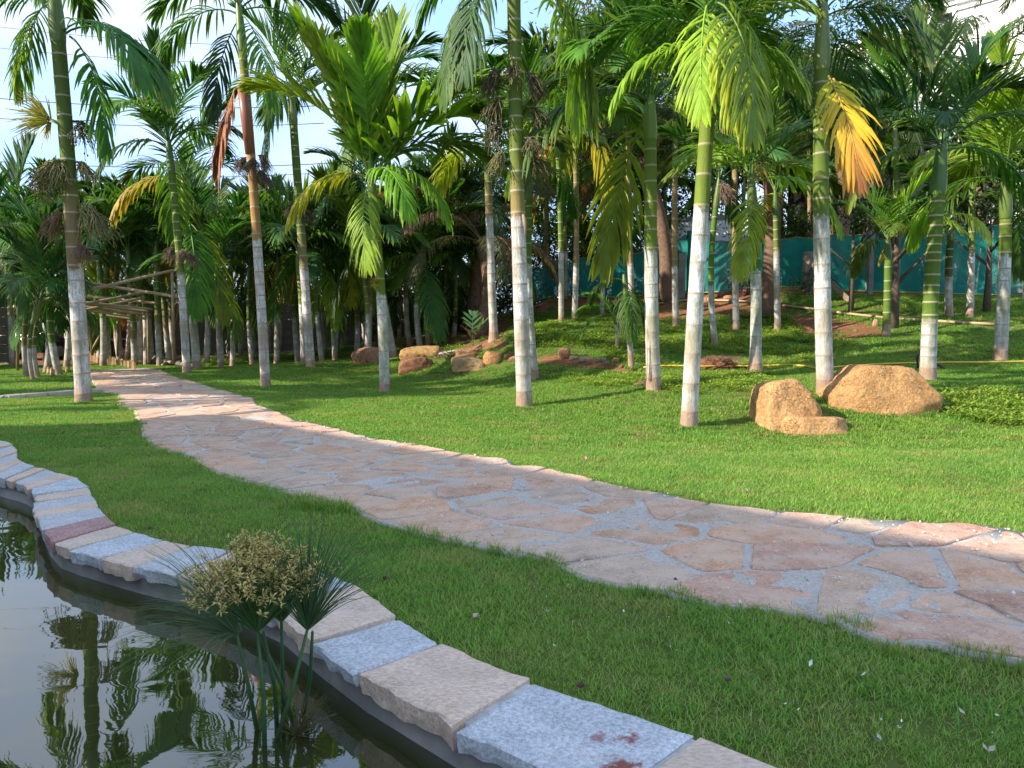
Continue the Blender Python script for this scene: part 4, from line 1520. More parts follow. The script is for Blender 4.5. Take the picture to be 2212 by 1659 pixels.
r_, B_, ax_ = palm('green topped palm just behind the tall middle palm', (1156, 820), (1143, 430), 18, 575, 7, None, nf=9, sc=1.0, green=2.0, tint=(0.75, 0.95, 0.7), cs=0.8)
for px_, az_ in (((1150, 345), 0), ((1160, 400), -40), ((1140, 380), 180)):
    bunch(r_, B_, px_, 0.06, az_, 2, 1.0, OLIVE)
palm('bare grey white palm trunk standing on the bank edge', (1067, 733), (1054, 370), 18, 470, 8, (1060, 560), nf=8, sc=1.2, green=0.1, tint=(0.9, 0.85, 0.8), cols=(GREEN, DARK), flare=2.2)

# --- right hand palms
r_, B_, ax_ = palm('bright green shafted palm in the lawn with string tied round it', (1412, 842), (1405, 300), 31, 545, 9, None, cs=0.7, nf=13, sc=1.25, green=2.4, tint=(1.1, 1.15, 0.8),
                   cols=(GREEN, MIDG, BRIGHT, MIDG), shaftcol=(0.16, 0.24, 0.035), low=0.15)
mb = MB()
c_ = pt(1410, 708, B_.y) - B_
ring_ = [c_ + Vector((math.cos(a) * 0.108, math.sin(a) * 0.108, 0.012 * math.sin(a))) for a in [k * math.pi / 8 for k in range(17)]]
mb.tube(ring_, 0.007, 5)
for k in range(4):
    p0 = pt(1398 + k * 5, 710, B_.y - 0.105) - B_
    mb.tube([p0, p0 + Vector((0.01, -0.01, -0.3)), p0 + Vector((0.0, 0.0, -0.75))], 0.004, 4)
mb.build('string', M['fibre'], r_, color=(0.34, 0.24, 0.17))
r_, B_, ax_ = palm('thick white palm with a drooping yellow green frond over its shaft', (1488, 925), (1530, 240), 37, 452, 10, (1508, 560), cs=1.0, green=2.2, tint=(1.25, 1.2, 0.85),
                   fr=[('hang', -82, 1.0, LIME, pt(1535, 30, 8.75)), ('hang', -58, 1.08, (0.16, 0.22, 0.03), pt(1550, 5, 8.75)), ('hang', -110, 0.9, LIME, pt(1528, 10, 8.8)), ('hang', -40, 0.95, BRIGHT, pt(1560, -10, 8.9)),
                       ('low', -5, 0.8, MIDG), ('low', 175, 0.9, BRIGHT), ('arch', 40, 0.9, MIDG), ('arch', 150, 1, GREEN), ('mid', 60, 1, GREEN), ('mid', -130, 0.9, MIDG), ('up', 10, 1, GREEN), ('up', 170, 1, BRIGHT), ('arch', -40, 0.75, BRIGHT)],
                   ringgap=(0.28, 0.36), shaftcol=(0.2, 0.25, 0.05), sc=0.84)
for px_, az_ in (((1540, 400), -30), ((1545, 395), 10)):
    bunch(r_, B_, px_, 0.06, az_, 1, 0.5, (0.24, 0.16, 0.12))
r_, B_, ax_ = palm('white palm hung with a dying yellow orange frond behind the seat rock', (1783, 850), (1775, 150), 36, 470, 11, (1774, 480), cs=0.9, green=2.3, tint=(0.95, 1.0, 0.85),
                   fr=[('yellow', -92, 1.12, OCHRE, pt(1790, 165, 9.25)), ('yellow', -72, 0.95, OCHRE, pt(1800, 170, 9.3)), ('low', 185, 1.0, MIDG), ('low', -20, 0.8, DARK), ('hang', 20, 0.8, DARK), ('arch', 170, 1.0, MIDG), ('hang', 160, 0.7, MIDG),
                       ('arch', 0, 0.8, GREEN), ('mid', 120, 1.0, GREEN), ('mid', -60, 0.8, GREEN), ('up', 60, 1, GREEN), ('up', 200, 1, MIDG), ('arch', -140, 0.9, GREEN)], ringgap=(0.24, 0.32))
palm('green stemmed palm behind the big flat topped boulder', (2004, 822), (2026, 420), 33, 690, 12, (2012, 620), cs=0.85, green=2.4, tint=(0.7, 0.85, 0.55), sc=0.88,
     fr=[('spear', 100, 1.15, GREEN), ('up', 160, 1.1, DARK), ('up', 15, 1.1, GREEN), ('mid', 170, 1.05, (0.03, 0.075, 0.035)), ('mid', 5, 1.0, DARK), ('mid', -80, 0.8, (0.03, 0.08, 0.035)), ('arch', 190, 1.05, GREEN), ('arch', -10, 1.0, GREEN), ('low', -60, 0.5, LIME, pt(2040, 470, 11.0)),
         ('low', 180, 0.95, MIDG), ('low', 0, 0.95, GREEN), ('arch', -120, 0.8, DARK)], shaftcol=(0.07, 0.14, 0.025), ringgap=(0.1, 0.2))
palm('white palm with green shaft nearest the right edge', (2160, 777), (2172, 470), 27, 555, 13, None, nf=13, sc=1.0, green=1.6, tint=(0.9, 0.95, 0.6), cs=0.9, cols=(MIDG, GREEN, BRIGHT), low=0.3)
palm('leafy drooping palm behind the yellow hose', (1631, 802), (1627, 470), 25, 590, 14, None, nf=12, sc=0.95, green=1.5, tint=(0.7, 0.9, 0.6), cols=(MIDG, BRIGHT, GREEN), low=0.1, flare=2.4)
palm('slender palm on the bank between the white palm and drooping palm', (1545, 748), (1546, 450), 14, 622, 15, None, nf=9, sc=1.0, green=1.5, tint=(0.7, 0.95, 0.6))
palm('white stemmed palm beside the red soil bank', (1680, 716), (1676, 470), 14, 545, 16, None, nf=9, sc=1.1, green=0.8)
palm('small green palm in front of the red soil patch', (1914, 726), (1918, 560), 17, 708, 17, (1917, 640), nf=9, sc=0.75, green=1.2, tint=(0.8, 0.95, 0.6), cols=(BRIGHT, MIDG, GREEN), cs=0.5)
palm('slender white palm on top of the grassy bank', (1212, 699), (1205, 330), 12, 545, 18, None, nf=9, sc=1.2, green=2.0, tint=(0.9, 1.1, 0.7))
palm('thin pale palm far up the bank before the teal net', (1300, 686), (1299, 330), 10, 500, 19, None, nf=9, sc=1.3, green=1.0)
palm('short young palm on the bank with a limp hanging frond', (1364, 792), (1352, 640), 13, 690, 20, (1360, 730), nf=6, sc=0.75, green=0.5, cs=0.4,
     fr=[('hang', -100, 0.72, GREEN), ('hang', -60, 0.75, MIDG), ('low', 180, 0.6, MIDG), ('low', 150, 0.6, GREEN), ('hang', 10, 0.7, DARK), ('spear', 0, 0.6, GREEN)])
palm('small seedling palm on the bank left of the limp young palm', (1331, 752), (1330, 700), 8, 690, 21, None, cs=0.25, green=1.0, fr=[('low', 170, 0.45, GREEN), ('arch', 160, 0.45, MIDG), ('mid', 150, 0.4, MIDG), ('mid', 20, 0.4, GREEN)])
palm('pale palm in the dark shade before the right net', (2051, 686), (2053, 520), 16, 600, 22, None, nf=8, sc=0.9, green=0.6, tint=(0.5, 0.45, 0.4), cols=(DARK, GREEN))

# --- left hand palms by the pergola
r_, B_, ax_ = palm('tall palm with dry bunches at the far end of the path', (404, 806), (371, 375), 17, 590, 23, (388, 560), cs=0.9, nf=11, sc=1.12, green=1.9, tint=(0.8, 0.95, 0.6), cols=(GREEN, GREEN, DARK, MIDG), low=0.0)
for px_, az_ in (((385, 535), 180), ((392, 540), -60), ((396, 545), 10)):
    bunch(r_, B_, px_, 0.07, az_, 1, 0.8, (0.22, 0.15, 0.11))
palm('white palm with a long yellowing frond behind the tall dry bunch palm', (426, 781), (400, 440), 18, 620, 24, (410, 600), nf=8, sc=1.1, green=2.5, tint=(1.0, 1.2, 0.6), d=19.2,
     fr=[('hang', -60, 1.2, MIDG, pt(405, 470, 19)), ('hang', -30, 1.2, (0.12, 0.18, 0.03), pt(408, 480, 19)), ('arch', 160, 1, GREEN), ('arch', 20, 1, GREEN), ('mid', 90, 1, GREEN), ('mid', -90, 1, DARK), ('up', 10, 1, GREEN), ('low', 190, 1, OCHRE)])
palm('low leafy palm with a hanging frond under the pergola on the left', (100, 806), (92, 660), 14, 700, 25, None, cs=0.5, nf=9, sc=0.85, green=1.0, tint=(0.6, 0.9, 0.5), cols=(GREEN, MIDG),
     fr=[('up', 100, 0.75, MIDG), ('up', 20, 0.8, MIDG), ('mid', 175, 0.8, GREEN), ('arch', 190, 0.8, GREEN), ('hang', -95, 0.95, MIDG), ('hang', -70, 0.9, GREEN), ('arch', 0, 0.8, GREEN), ('low', -20, 0.8, DARK), ('hang', -120, 0.85, GREEN)])
palm('leaning green palm between the left palm and the low leafy palm', (128, 812), (108, 640), 15, 742, 26, None, nf=8, sc=0.9, green=2.0, tint=(0.5, 0.75, 0.5), cols=(DARK, GREEN), low=0.0)
for k, (bx_, by_, tx_, ty_) in enumerate(((72, 822, 70, 700), (83, 818, 80, 690), (58, 816, 60, 650))):
    palm(('middle', 'right', 'left')[k] + ' one of three thin stems under the low leafy palm', (bx_, by_), (tx_, ty_), 9 + k % 3, by_ - 70, 30 + k, None, nf=7, sc=0.8, green=0.3, tint=(0.6, 0.6, 0.5), cols=(DARK, GREEN), group='thin stems under the low left palm', lod=True, sides=8, low=0.0)
# palms standing among the bamboo poles: base x, base y, top x, top y, width, whitewash y
PERG = [(222, 771, 217, 600, 13, 690), (236, 773, 231, 590, 9, 715), (260, 785, 252, 590, 13, 715), (291, 783, 280, 590, 10, 735), (316, 776, 308, 580, 12, 690), (329, 783, 314, 570, 15, 690),
        (345, 778, 338, 580, 10, 700), (366, 783, 348, 560, 12, 715), (377, 783, 370, 570, 9, 700)]
for k, (bx_, by_, tx_, ty_, w_, wy_) in enumerate(PERG):
    palm('whitewashed palm number %s from the left in the row beneath the bamboo poles' % ('one', 'two', 'three', 'four', 'five', 'six', 'seven', 'eight', 'nine')[k], (bx_, by_), (tx_, ty_), w_, wy_, 40 + k, None, nf=6, sc=1.05, low=0.0,
         green=1.2, cols=(DARK, GREEN, MIDG), group='palms among the bamboo poles', lod=True, sides=9, d=21.5 + (k % 3) * 1.2, dia=0.17)
# palms behind the lawn, left of the boulders
MIDP = [(477, 786, 470, 640, 11, 690, 'low palm with drooping leaves nearest the end of the grey wall'), (502, 781, 499, 600, 8, 690, 'thin palm right of the low drooping palm by the wall'),
        (545, 786, 538, 620, 8, 700, 'thin leafy palm just left of the rusty palm'), (643, 781, 634, 600, 10, 690, 'left one of two close white trunks behind the green ringed palm'),
        (656, 778, 647, 590, 11, 660, 'right one of two close white trunks behind the green ringed palm'), (695, 775, 682, 590, 9, 680, 'slim palm right of the green ringed palm'),
        (724, 772, 717, 620, 9, 720, 'dark thin palm between the slim palm and the reddish boulder'), (771, 758, 763, 560, 11, 700, 'palm with a yellow hanging frond behind the reddish boulder'),
        (789, 748, 784, 590, 7, 680, 'thin stem left of the young palm in the shade'), (909, 748, 904, 600, 10, 660, 'pale palm in the shade behind the yellow boulder'),
        (926, 750, 919, 610, 7, 700, 'thin green palm beside the pale palm behind the boulders'), (981, 747, 984, 620, 7, 700, 'thin green stemmed palm left of the seedling in the shade')]
for k, (bx_, by_, tx_, ty_, w_, wy_, lb_) in enumerate(MIDP):
    ex = None
    if k == 7:
        ex = [('hang', -100, 1.0, LIME), ('hang', -130, 1.0, OCHRE), ('hang', -60, 1.05, BRIGHT), ('hang', -20, 1.0, MIDG), ('arch', 160, 1, GREEN), ('arch', 20, 1, MIDG), ('mid', -90, 1, GREEN), ('up', 90, 1, GREEN)]
    palm(lb_, (bx_, by_), (tx_, ty_), w_, wy_, 60 + k, None, nf=10, sc=1.05, fr=ex, green=1.2, cols=(GREEN, MIDG, DARK), lod=True, sides=9, group='palms behind the lawn', d=(20 + (k % 4) * 0.9), low=0.4, dia=0.14 + 0.03 * (w_ > 9))
# deep grove behind
rb = random.Random(77)
GROVE = []
for k in range(30):
    x_ = 20 + k * 36 + rb.uniform(-14, 14)
    GROVE.append((x_, rb.uniform(560, 630), rb.uniform(25, 31), 'dark areca palm in the dense grove behind the lawn and grey wall', 'grove behind the grey wall', 1.15))
for k in range(10):
    GROVE.append((rb.uniform(-120, 1000), rb.uniform(530, 570), rb.uniform(29, 36), 'distant areca palm rising at the back of the left grove', 'tall palms at the back of the left grove', 1.35))
for x_, ty_, d_ in ((25, 565, 22), (150, 600, 21), (215, 600, 24), (300, 560, 23), (440, 560, 22), (600, 600, 22), (730, 570, 22.5), (880, 560, 23), (800, 265, 21), (960, 530, 24), (1020, 590, 24)):
    GROVE.append((x_, ty_, d_, 'leafy areca palm in the front rank of the grove behind the lawn', 'front rank of the left grove', 1.3))
for k in range(20):
    GROVE.append((1170 + (k % 16) * 70 + rb.uniform(-30, 30), rb.uniform(180, 430) if k < 10 else rb.uniform(400, 480), rb.uniform(24.5, 31), 'areca palm in the green thicket behind the teal net', 'palms behind the teal net', 1.35))
for x_, ty_, d_ in ((1460, 250, 19), (1590, 230, 18.5), (1935, 330, 18), (2100, 430, 17.5), (1240, 260, 20.5), (1360, 160, 20)):
    GROVE.append((x_, ty_, d_, 'leafy areca palm crowding the bank before the teal net', 'palms along the net', 1.25))
ORD = ('first', 'second', 'third', 'fourth', 'fifth', 'sixth', 'seventh', 'eighth', 'ninth', 'tenth', 'eleventh', 'twelfth')
for gname, stem in (('front rank of the left grove', '%s leafy areca palm from the left in the front rank behind the lawn'), ('palms along the net', '%s leafy areca palm from the left crowding the bank before the net')):
    rows = sorted([g for g in GROVE if g[4] == gname], key=lambda g: g[0])
    for k, g in enumerate(rows):
        GROVE[GROVE.index(g)] = g[:3] + (stem % ORD[k],) + g[4:]
for k, (x_, ty_, d_, lb_, gp_, s_) in enumerate(GROVE):
    B0 = pt(x_ + rb.uniform(-10, 10), 700, d_)
    gzb = gz1(B0.x, d_)
    bpy_ = proj(B0.x, d_, gzb)[1]
    palm(lb_, (x_ + rb.uniform(-8, 8), float(bpy_)), (x_, ty_), 10, None, 200 + k, None, nf=rb.choice((9, 10, 11)), sc=s_ * rb.uniform(0.9, 1.15), green=1.0, cols=(DARK, GREEN, DARK, GREEN, MIDG), group=gp_, lod=True, sides=7, d=d_,
         dia=0.16, wash_m=1.4, ringgap=(0.25, 0.4), low=0.25)

# seedling on the soil behind the boulders
sd = thing('palm_seedling', 'tiny palm seedling with one feathered leaf behind the boulders', 'seedling', hit(1022, 748))
for az_, s_, c_ in ((95, 1.1, (0.06, 0.15, 0.06)), (200, 0.6, BROWN), (-60, 0.5, (0.1, 0.08, 0.06)), (20, 0.9, GREEN)):
    add_frond(sd, 'sap', Vector((0, 0, 0.05)), az_, s_ * 1.25, c_)
mb = MB()
mb.tube([(0, 0, -0.02), (0, 0, 0.12)], [0.014, 0.008], 5)
mb.build('stem', M['stalk'], sd, color=(0.08, 0.10, 0.04))

# --- coconut palms behind
def coco(label, base_x, top, d, seed, sc, cols, thick=0.34, n=13):
    rs = random.Random(seed)
    x = pt(base_x, 690, d).x
    B = Vector((x, d, gz1(x, d)))
    T = pt(top[0], top[1], d)
    root = thing('coconut_palm', label, 'palm tree', B, 'coconut palms behind the areca palms')
    mb = MB()
    ax = [(T - B) * t + Vector((0.25 * math.sin(t * 3), 0, 0)) for t in [k / 14 for k in range(15)]]
    mb.tube(ax, [thick / 2 * (1 + 0.5 * (1 - k / 14) ** 4) * (1 + 0.03 * (k % 2)) for k in range(15)], 12)
    mb.build('trunk', M['fibre'], root, color=(0.19, 0.12, 0.085))
    for k in range(n):
        e = rs.choice((0, 0, 1, 1, 2))
        add_frond(root, 'coco', ax[-1] + Vector((0, 0, 0.05)), k * 137.5 + rs.uniform(-20, 20), sc * rs.uniform(0.8, 1.1), tuple(c * rs.uniform(.8, 1.2) for c in rs.choice(cols)), rs.uniform(-15, 15), e, rs)
    return root


CG = ((0.05, 0.085, 0.035), (0.07, 0.10, 0.03), (0.045, 0.075, 0.035))
CD = ((0.07, 0.075, 0.035), (0.17, 0.12, 0.075), (0.06, 0.08, 0.03))
coco('coconut palm with grey green feathery fronds behind the tall middle palm', 1010, (1015, 440), 23, 1, 1.0, CG)
coco('coconut palm with brown drooping fronds behind the bright shafted palm', 1440, (1385, 340), 22.5, 2, 1.0, CD)
coco('coconut palm with a thick brown trunk beside the soil bank', 1655, (1640, 250), 19.6, 3, 0.95, CG, 0.36)
coco('coconut palm with long feathery fronds crossing the white house', 2080, (2110, 150), 22, 4, 1.15, CG)
coco('coconut palm with fronds hanging into the top right corner', 2430, (2380, -60), 19, 5, 0.95, ((0.08, 0.11, 0.035), (0.06, 0.09, 0.03)))
coco('coconut palm with bent dry fronds in the shade behind the boulders', 1030, (1040, 530), 21, 6, 0.85, CD)
coco('coconut palm half hidden above the red soil bank', 1800, (1810, 280), 24, 7, 1.05, CG)

# ================================================================== broadleaf trees
def crown_mesh(name, seed, rx, ry, rz_, nclump, nleaf, lsize):
    rs = random.Random(seed)
    mb = MB()
    for c in range(nclump):
        while True:
            p = Vector((rs.uniform(-1, 1), rs.uniform(-1, 1), rs.uniform(-1, 1)))
            if 0.35 < p.length < 1:
                break
        cen = Vector((p.x * rx, p.y * ry, p.z * rz_))
        cr = rs.uniform(0.35, 0.75) * rx * 0.32
        for k in range(nleaf):
            q = Vector((rs.gauss(0, 1), rs.gauss(0, 1), rs.gauss(0, 0.7))) * cr * 0.6 + cen
            d = Vector((rs.uniform(-1, 1), rs.uniform(-1, 1), rs.uniform(-0.9, 0.5))).normalized()
            l = lsize * rs.uniform(0.6, 1.3)
            sd_ = d.cross(Vector((rs.uniform(-.4, .4), rs.uniform(-.4, .4), 1))).normalized() * l * 0.2
            mb.add([q, q + d * l * 0.45 + sd_, q + d * l, q + d * l * 0.45 - sd_], [(0, 1, 2, 3)], 0, [rs.random()] * 4)
    return mb.mesh(name, M['cover'], False, True)


CR = [crown_mesh('crown_a', 1, 3.2, 3.0, 3.0, 150, 44, 0.26), crown_mesh('crown_b', 2, 3.0, 3.0, 2.6, 130, 48, 0.24), crown_mesh('crown_small', 3, 1.2, 1.0, 0.7, 26, 26, 0.17)]


def tree(label, base, h, crown, sc, color, thick=0.3, group=None, name='broadleaf_tree', cat='tree', limbs=6, seed=0):
    rs = random.Random(seed)
    root = thing(name, label, cat, base, group)
    mb = MB()
    mb.tube([(0, 0, -0.2), (0.05 * h * 0.1, 0, h * 0.4), (0, 0, h)], [thick * 0.6, thick * 0.42, thick * 0.2], 9)
    for k in range(limbs):
        a = k * 2.4 + rs.uniform(-.3, .3)
        z0 = h * rs.uniform(0.45, 0.85)
        r = sc * rs.uniform(1.2, 2.4)
        mb.tube([(0, 0, z0), (math.cos(a) * r * 0.5, math.sin(a) * r * 0.5, z0 + r * 0.45), (math.cos(a) * r, math.sin(a) * r, z0 + r * 0.8)], [thick * 0.22, thick * 0.14, thick * 0.04], 6)
    mb.build('trunk', M['fibre'], root, color=(0.12, 0.09, 0.07))
    o = link('crown', CR[crown], root, color)
    o.location = (0, 0, h + sc * 0.6)
    o.scale = (sc, sc, sc)
    o.rotation_euler = (0, 0, rs.uniform(0, 6.28))
    return root


def gpt(px, d):
    x = pt(px, 690, d).x
    return Vector((x, d, gz1(x, d)))


tree('pale olive broadleaf tree rising behind the bright shafted palm', gpt(1330, 36), 11.5, 0, 1.15, (0.12, 0.14, 0.05), 0.4, 'trees beyond the net', seed=1)
tree('pale olive tree top seen above the drooping yellow frond', gpt(1520, 40), 13.5, 1, 1.1, (0.13, 0.15, 0.06), 0.4, 'trees beyond the net', seed=2)
tree('dark green leafy tree left of the white house', gpt(1870, 26.5), 7.4, 1, 0.7, (0.035, 0.075, 0.02), 0.35, 'trees beyond the net', seed=3)
tree('dark bushy tree filling the gap behind the teal net', gpt(1700, 31), 7.0, 0, 0.95, (0.04, 0.08, 0.025), 0.35, 'trees beyond the net', seed=4)
tree('mid green tree behind the net under the white house', gpt(2120, 24), 2.4, 1, 0.5, (0.045, 0.085, 0.02), 0.3, 'trees beyond the net', seed=5)
tree('dark tree behind the palms over the end of the net', gpt(1240, 33), 5.5, 0, 0.95, (0.04, 0.08, 0.025), 0.35, 'trees beyond the net', seed=6)
tree('bushy tree behind the shaded grove left of the net', gpt(1060, 35), 3.8, 1, 0.95, (0.035, 0.07, 0.02), 0.35, 'trees behind the grey wall', seed=7)
tree('bushy tree behind the grove and the grey wall', gpt(640, 40), 4.2, 0, 0.95, (0.04, 0.08, 0.025), 0.35, 'trees behind the grey wall', seed=8)
tree('olive tree behind the pergola at the far left', gpt(200, 42), 4.0, 1, 0.95, (0.05, 0.08, 0.03), 0.35, 'trees behind the grey wall', seed=9)
tree('bushy tree behind the young palm far back', gpt(850, 38), 3.8, 1, 0.9, (0.04, 0.075, 0.025), 0.35, 'trees behind the grey wall', seed=10)
tree('bushy tree behind the tall dry bunch palm', gpt(430, 38), 3.6, 0, 0.9, (0.04, 0.075, 0.025), 0.35, 'trees behind the grey wall', seed=11)
tree('tree at the far left edge behind the thin palms', gpt(-60, 36), 3.0, 0, 0.9, (0.04, 0.075, 0.025), 0.35, 'trees behind the grey wall', seed=12)
tree('dark leafed sapling with white foot before the teal net', hit(1838, 671), 2.0, 2, 0.9, (0.022, 0.05, 0.016), 0.12, None, 'sapling', 'tree', 4, 13)
tree('dark leafed shrub spreading before the net at the right edge', gpt(2130, 18), 1.9, 2, 1.2, (0.022, 0.05, 0.016), 0.16, None, 'leafy_shrub', 'shrub', 4, 14)
tree('brown stemmed sapling behind the small green palm', hit(1930, 708), 2.0, 2, 0.9, (0.03, 0.06, 0.018), 0.2, None, 'sapling', 'tree', 4, 15)
for k, (x_, y_, s_) in enumerate(((1745, 640, 0.5), (1600, 640, 0.45), (890, 728, 0.8), (1000, 720, 0.7), (620, 745, 0.7), (1110, 690, 0.7))):
    tree(('low bush growing at the foot of the net above the soil bank', 'small bush on the soil bank behind the slender palm', 'dark undergrowth bush behind the yellow boulder', 'dark undergrowth bush behind the seedling',
          'low dark bush at the foot of the grey wall', 'undergrowth bush at the left end of the net')[k], hit(x_, y_), 0.15, 2, s_, (0.035, 0.075, 0.02), 0.05, None, 'low_bush', 'bush', 3, 30 + k)

for k in range(16):
    tree('dense dark bush closing the view behind the grove and grey wall', gpt(-80 + k * 80 + 20 * (k % 3), 33 + (k % 4) * 1.5 + (5 if 200 < k * 80 < 700 else 0)), 1.0, k % 2, 0.72, (0.03, 0.06, 0.02), 0.25, 'bushes closing the view on the left', 'dense_bush', 'bush', 4, 60 + k)
for k in range(9):
    tree('tall dark tree closing the view high behind the teal net', gpt(1180 + k * 78, 31 + (k % 3) * 1.6), 5.0 + (k * 7 % 4) * 0.9, k % 2, 0.85, (0.03, 0.062, 0.02), 0.3, 'tall trees closing the view behind the net', 'dense_tree', 'tree', 5, 120 + k)
for k in range(12):
    tree('dense bush closing the view behind the teal net', gpt(1190 + k * 72, 27.5 + (k % 3) * 1.2), 1.2, k % 2, 0.62, (0.035, 0.07, 0.022), 0.25, 'bushes closing the view behind the net', 'dense_bush', 'bush', 4, 90 + k)

# ================================================================== boulders
def rock_mesh(name, planes, seed, sub=4, p=9, nz=0.05, lobes=None):
    import bmesh
    mb = MB()
    for (off, planes_) in [((0, 0, 0), planes)] + (lobes or []):
        bm = bmesh.new()
        bmesh.ops.create_icosphere(bm, subdivisions=sub, radius=1)
        vs = []
        for v in bm.verts:
            d = v.co.normalized()
            s = 0.0
            for n_, h in planes_ + (FACET if len(planes_) < 12 else []):
                k = d.dot(Vector(n_).normalized())
                if k > 0:
                    s += (k / h) ** p
            r = s ** (-1 / p) if s > 0 else 1
            q = d * r
            q = q * (1 + nz * noise.noise(q * 3.0 + Vector((seed, 0, 0))) + nz * 0.5 * noise.noise(q * 8.0 + Vector((0, seed, 0))) + nz * 0.35 * noise.noise(q * 18.0 + Vector((0, seed, 3))))
            vs.append(q + Vector(off))
        mb.add(vs, [tuple(x.index for x in f.verts) for f in bm.faces])
        bm.free()
    return mb.mesh(name, M['boulder'], True)


_rf = random.Random(17)
FACET = [((_rf.uniform(-1, 1), _rf.uniform(-1, 0.6), _rf.uniform(-0.2, 1)), _rf.uniform(1.02, 1.14)) for _ in range(10)]


def boulder(label, base, size, planes, seed, color, group='boulders on the lawn', lobes=None, rz=0.0, p=9, sink=0.06, name='boulder', nz=0.05):
    B = hit(*base)
    o = link(name, rock_mesh(name, planes, seed, 5 if size[0] > 0.3 else 2, p, nz, lobes), None, color)
    o.location = B + Vector((0, size[1] * 0.35, size[2] * 0.5 - sink))
    o.rotation_euler = (0, 0, R(rz))
    o.scale = (size[0] / 2, size[1] / 2, size[2] / 2)
    return tag(o, label, 'boulder', group)


def oval(seed, k=0.12, n=9):
    rs = random.Random(seed)
    pl_ = [((1, 0, 0), 1), ((-1, 0, 0), 1), ((0, 1, 0), 1), ((0, -1, 0), 1), ((0, 0, 1), 1), ((0, 0, -1), 1)]
    for i in range(n):
        pl_.append(((rs.uniform(-1, 1), rs.uniform(-1, 1), rs.uniform(-.4, 1)), 1 + rs.uniform(-k, k * 1.5)))
    return pl_


SAND = (0.52, 0.31, 0.13)
mpx = lambda px_, y_: px_ * hit(1500, y_).y / FP
d9 = hit(1920, 895).y / FP
boulder('big flat topped orange boulder on the right', (1920, 893), (240 * d9, 0.8, 104 * d9 * 1.35),
        [((-0.78, 0, 0.55), 0.86), ((0.80, -0.1, 0.48), 0.90), ((0.05, 0, 1), 0.88), ((0, -1, 0.30), 0.80), ((-0.5, -0.85, 0.1), 0.98), ((0, 1, 0.2), 1), ((-1, 0, 0), 1), ((1, 0, -0.1), 1), ((0, 0, -1), 1), ((0.45, -0.75, 0.65), 1.02)],
        3, (0.53, 0.295, 0.12), p=30, sink=104 * d9 * 0.30, nz=0.035)
d8 = hit(1730, 930).y / FP
boulder('seat shaped orange boulder with a low front ledge', (1712, 932), (132 * d8, 0.62, 112 * d8 * 1.25),
        [((-1, -0.1, 0.1), 0.95), ((0.75, 0.1, 0.66), 0.74), ((-0.1, 0.1, 1), 0.92), ((0, -1, 0.35), 0.9), ((0, 1, 0), 1), ((1, 0, 0), 0.98), ((0, 0, -1), 1), ((-0.55, 0, 0.85), 1.02)], 5, (0.54, 0.305, 0.13), p=24, sink=112 * d8 * 0.22, nz=0.045,
        lobes=[((0.58, -0.95, -0.60), [((1, 0, 0.2), 1.12), ((-1, 0, 0.3), 1.12), ((0.03, 0.05, 1), 0.44), ((0, 0, -1), 0.5), ((0, -1, 0.3), 0.62), ((0, 1, 0), 0.6), ((0.6, -0.6, 0.5), 0.85), ((-0.4, -0.8, 0.6), 0.78)])])
LB = [('reddish brown boulder left of the young palm', (788, 787), 66, 38, (0.32, 0.17, 0.10)), ('long yellow boulder at the back of the boulder group', (906, 777), 88, 30, (0.46, 0.28, 0.11)),
      ('blocky red brown boulder in front of the yellow one', (898, 805), 74, 36, (0.27, 0.13, 0.07)), ('oval tan boulder in front of the group', (1012, 802), 82, 35, (0.50, 0.33, 0.17)),
      ('brown boulder behind the oval tan one', (1015, 775), 62, 26, (0.32, 0.165, 0.085)), ('small round orange boulder right of the oval tan one', (1063, 785), 42, 30, (0.46, 0.25, 0.11))]
for k, (lb_, bs_, w_, h_, c_) in enumerate(LB):
    dd = hit(*bs_).y / FP
    pls = oval(k + 20, 0.14)
    if k == 2:
        pls = [((-1, 0, 0), 1), ((1, 0, 0.1), 1), ((0.05, 0, 1), 0.9), ((0, -1, 0), 0.95), ((0.3, -0.9, -0.4), 1.0), ((0, 1, 0), 1), ((0, 0, -1), 1), ((0.6, -0.7, 0.3), 1.0)]
    boulder(lb_, bs_, (w_ * dd, w_ * dd * 0.75, h_ * dd * 1.15), pls, k + 30, c_, 'boulders at the back of the lawn', p=7 if k != 2 else 13)
# rubble and small stones at the foot of the bank
rk = random.Random(5)
RUB = [(1219, 776, 26, 20, (0.40, 0.20, 0.12)), (1240, 777, 20, 9, (0.42, 0.32, 0.24)), (1262, 782, 26, 10, (0.44, 0.34, 0.27)), (1276, 786, 18, 9, (0.40, 0.20, 0.12)), (1290, 784, 24, 10, (0.36, 0.2, 0.13)), (1304, 782, 16, 9, (0.42, 0.36, 0.30)),
       (1312, 788, 18, 8, (0.40, 0.22, 0.14)), (1330, 786, 17, 12, (0.42, 0.22, 0.12)), (1344, 794, 14, 7, (0.34, 0.16, 0.1)), (1434, 786, 13, 9, (0.40, 0.36, 0.32)), (1455, 784, 9, 5, (0.45, 0.25, 0.16)), (1600, 793, 30, 9, (0.32, 0.24, 0.19)),
       (1530, 652, 28, 9, (0.46, 0.27, 0.15)), (1575, 648, 22, 10, (0.34, 0.18, 0.11)), (1600, 640, 26, 12, (0.34, 0.18, 0.11)), (1625, 634, 24, 12, (0.32, 0.17, 0.11)), (1560, 640, 18, 9, (0.36, 0.19, 0.12)), (1892, 706, 12, 14, (0.42, 0.26, 0.16)),
       (1832, 691, 10, 5, (0.36, 0.2, 0.13)), (2120, 712, 24, 6, (0.26, 0.23, 0.19)), (1110, 780, 22, 10, (0.36, 0.18, 0.11))]
RNAMES = ['square red rubble stone at the left end of the rubble line', 'rust red stone in the soil bank above the drooping palm']
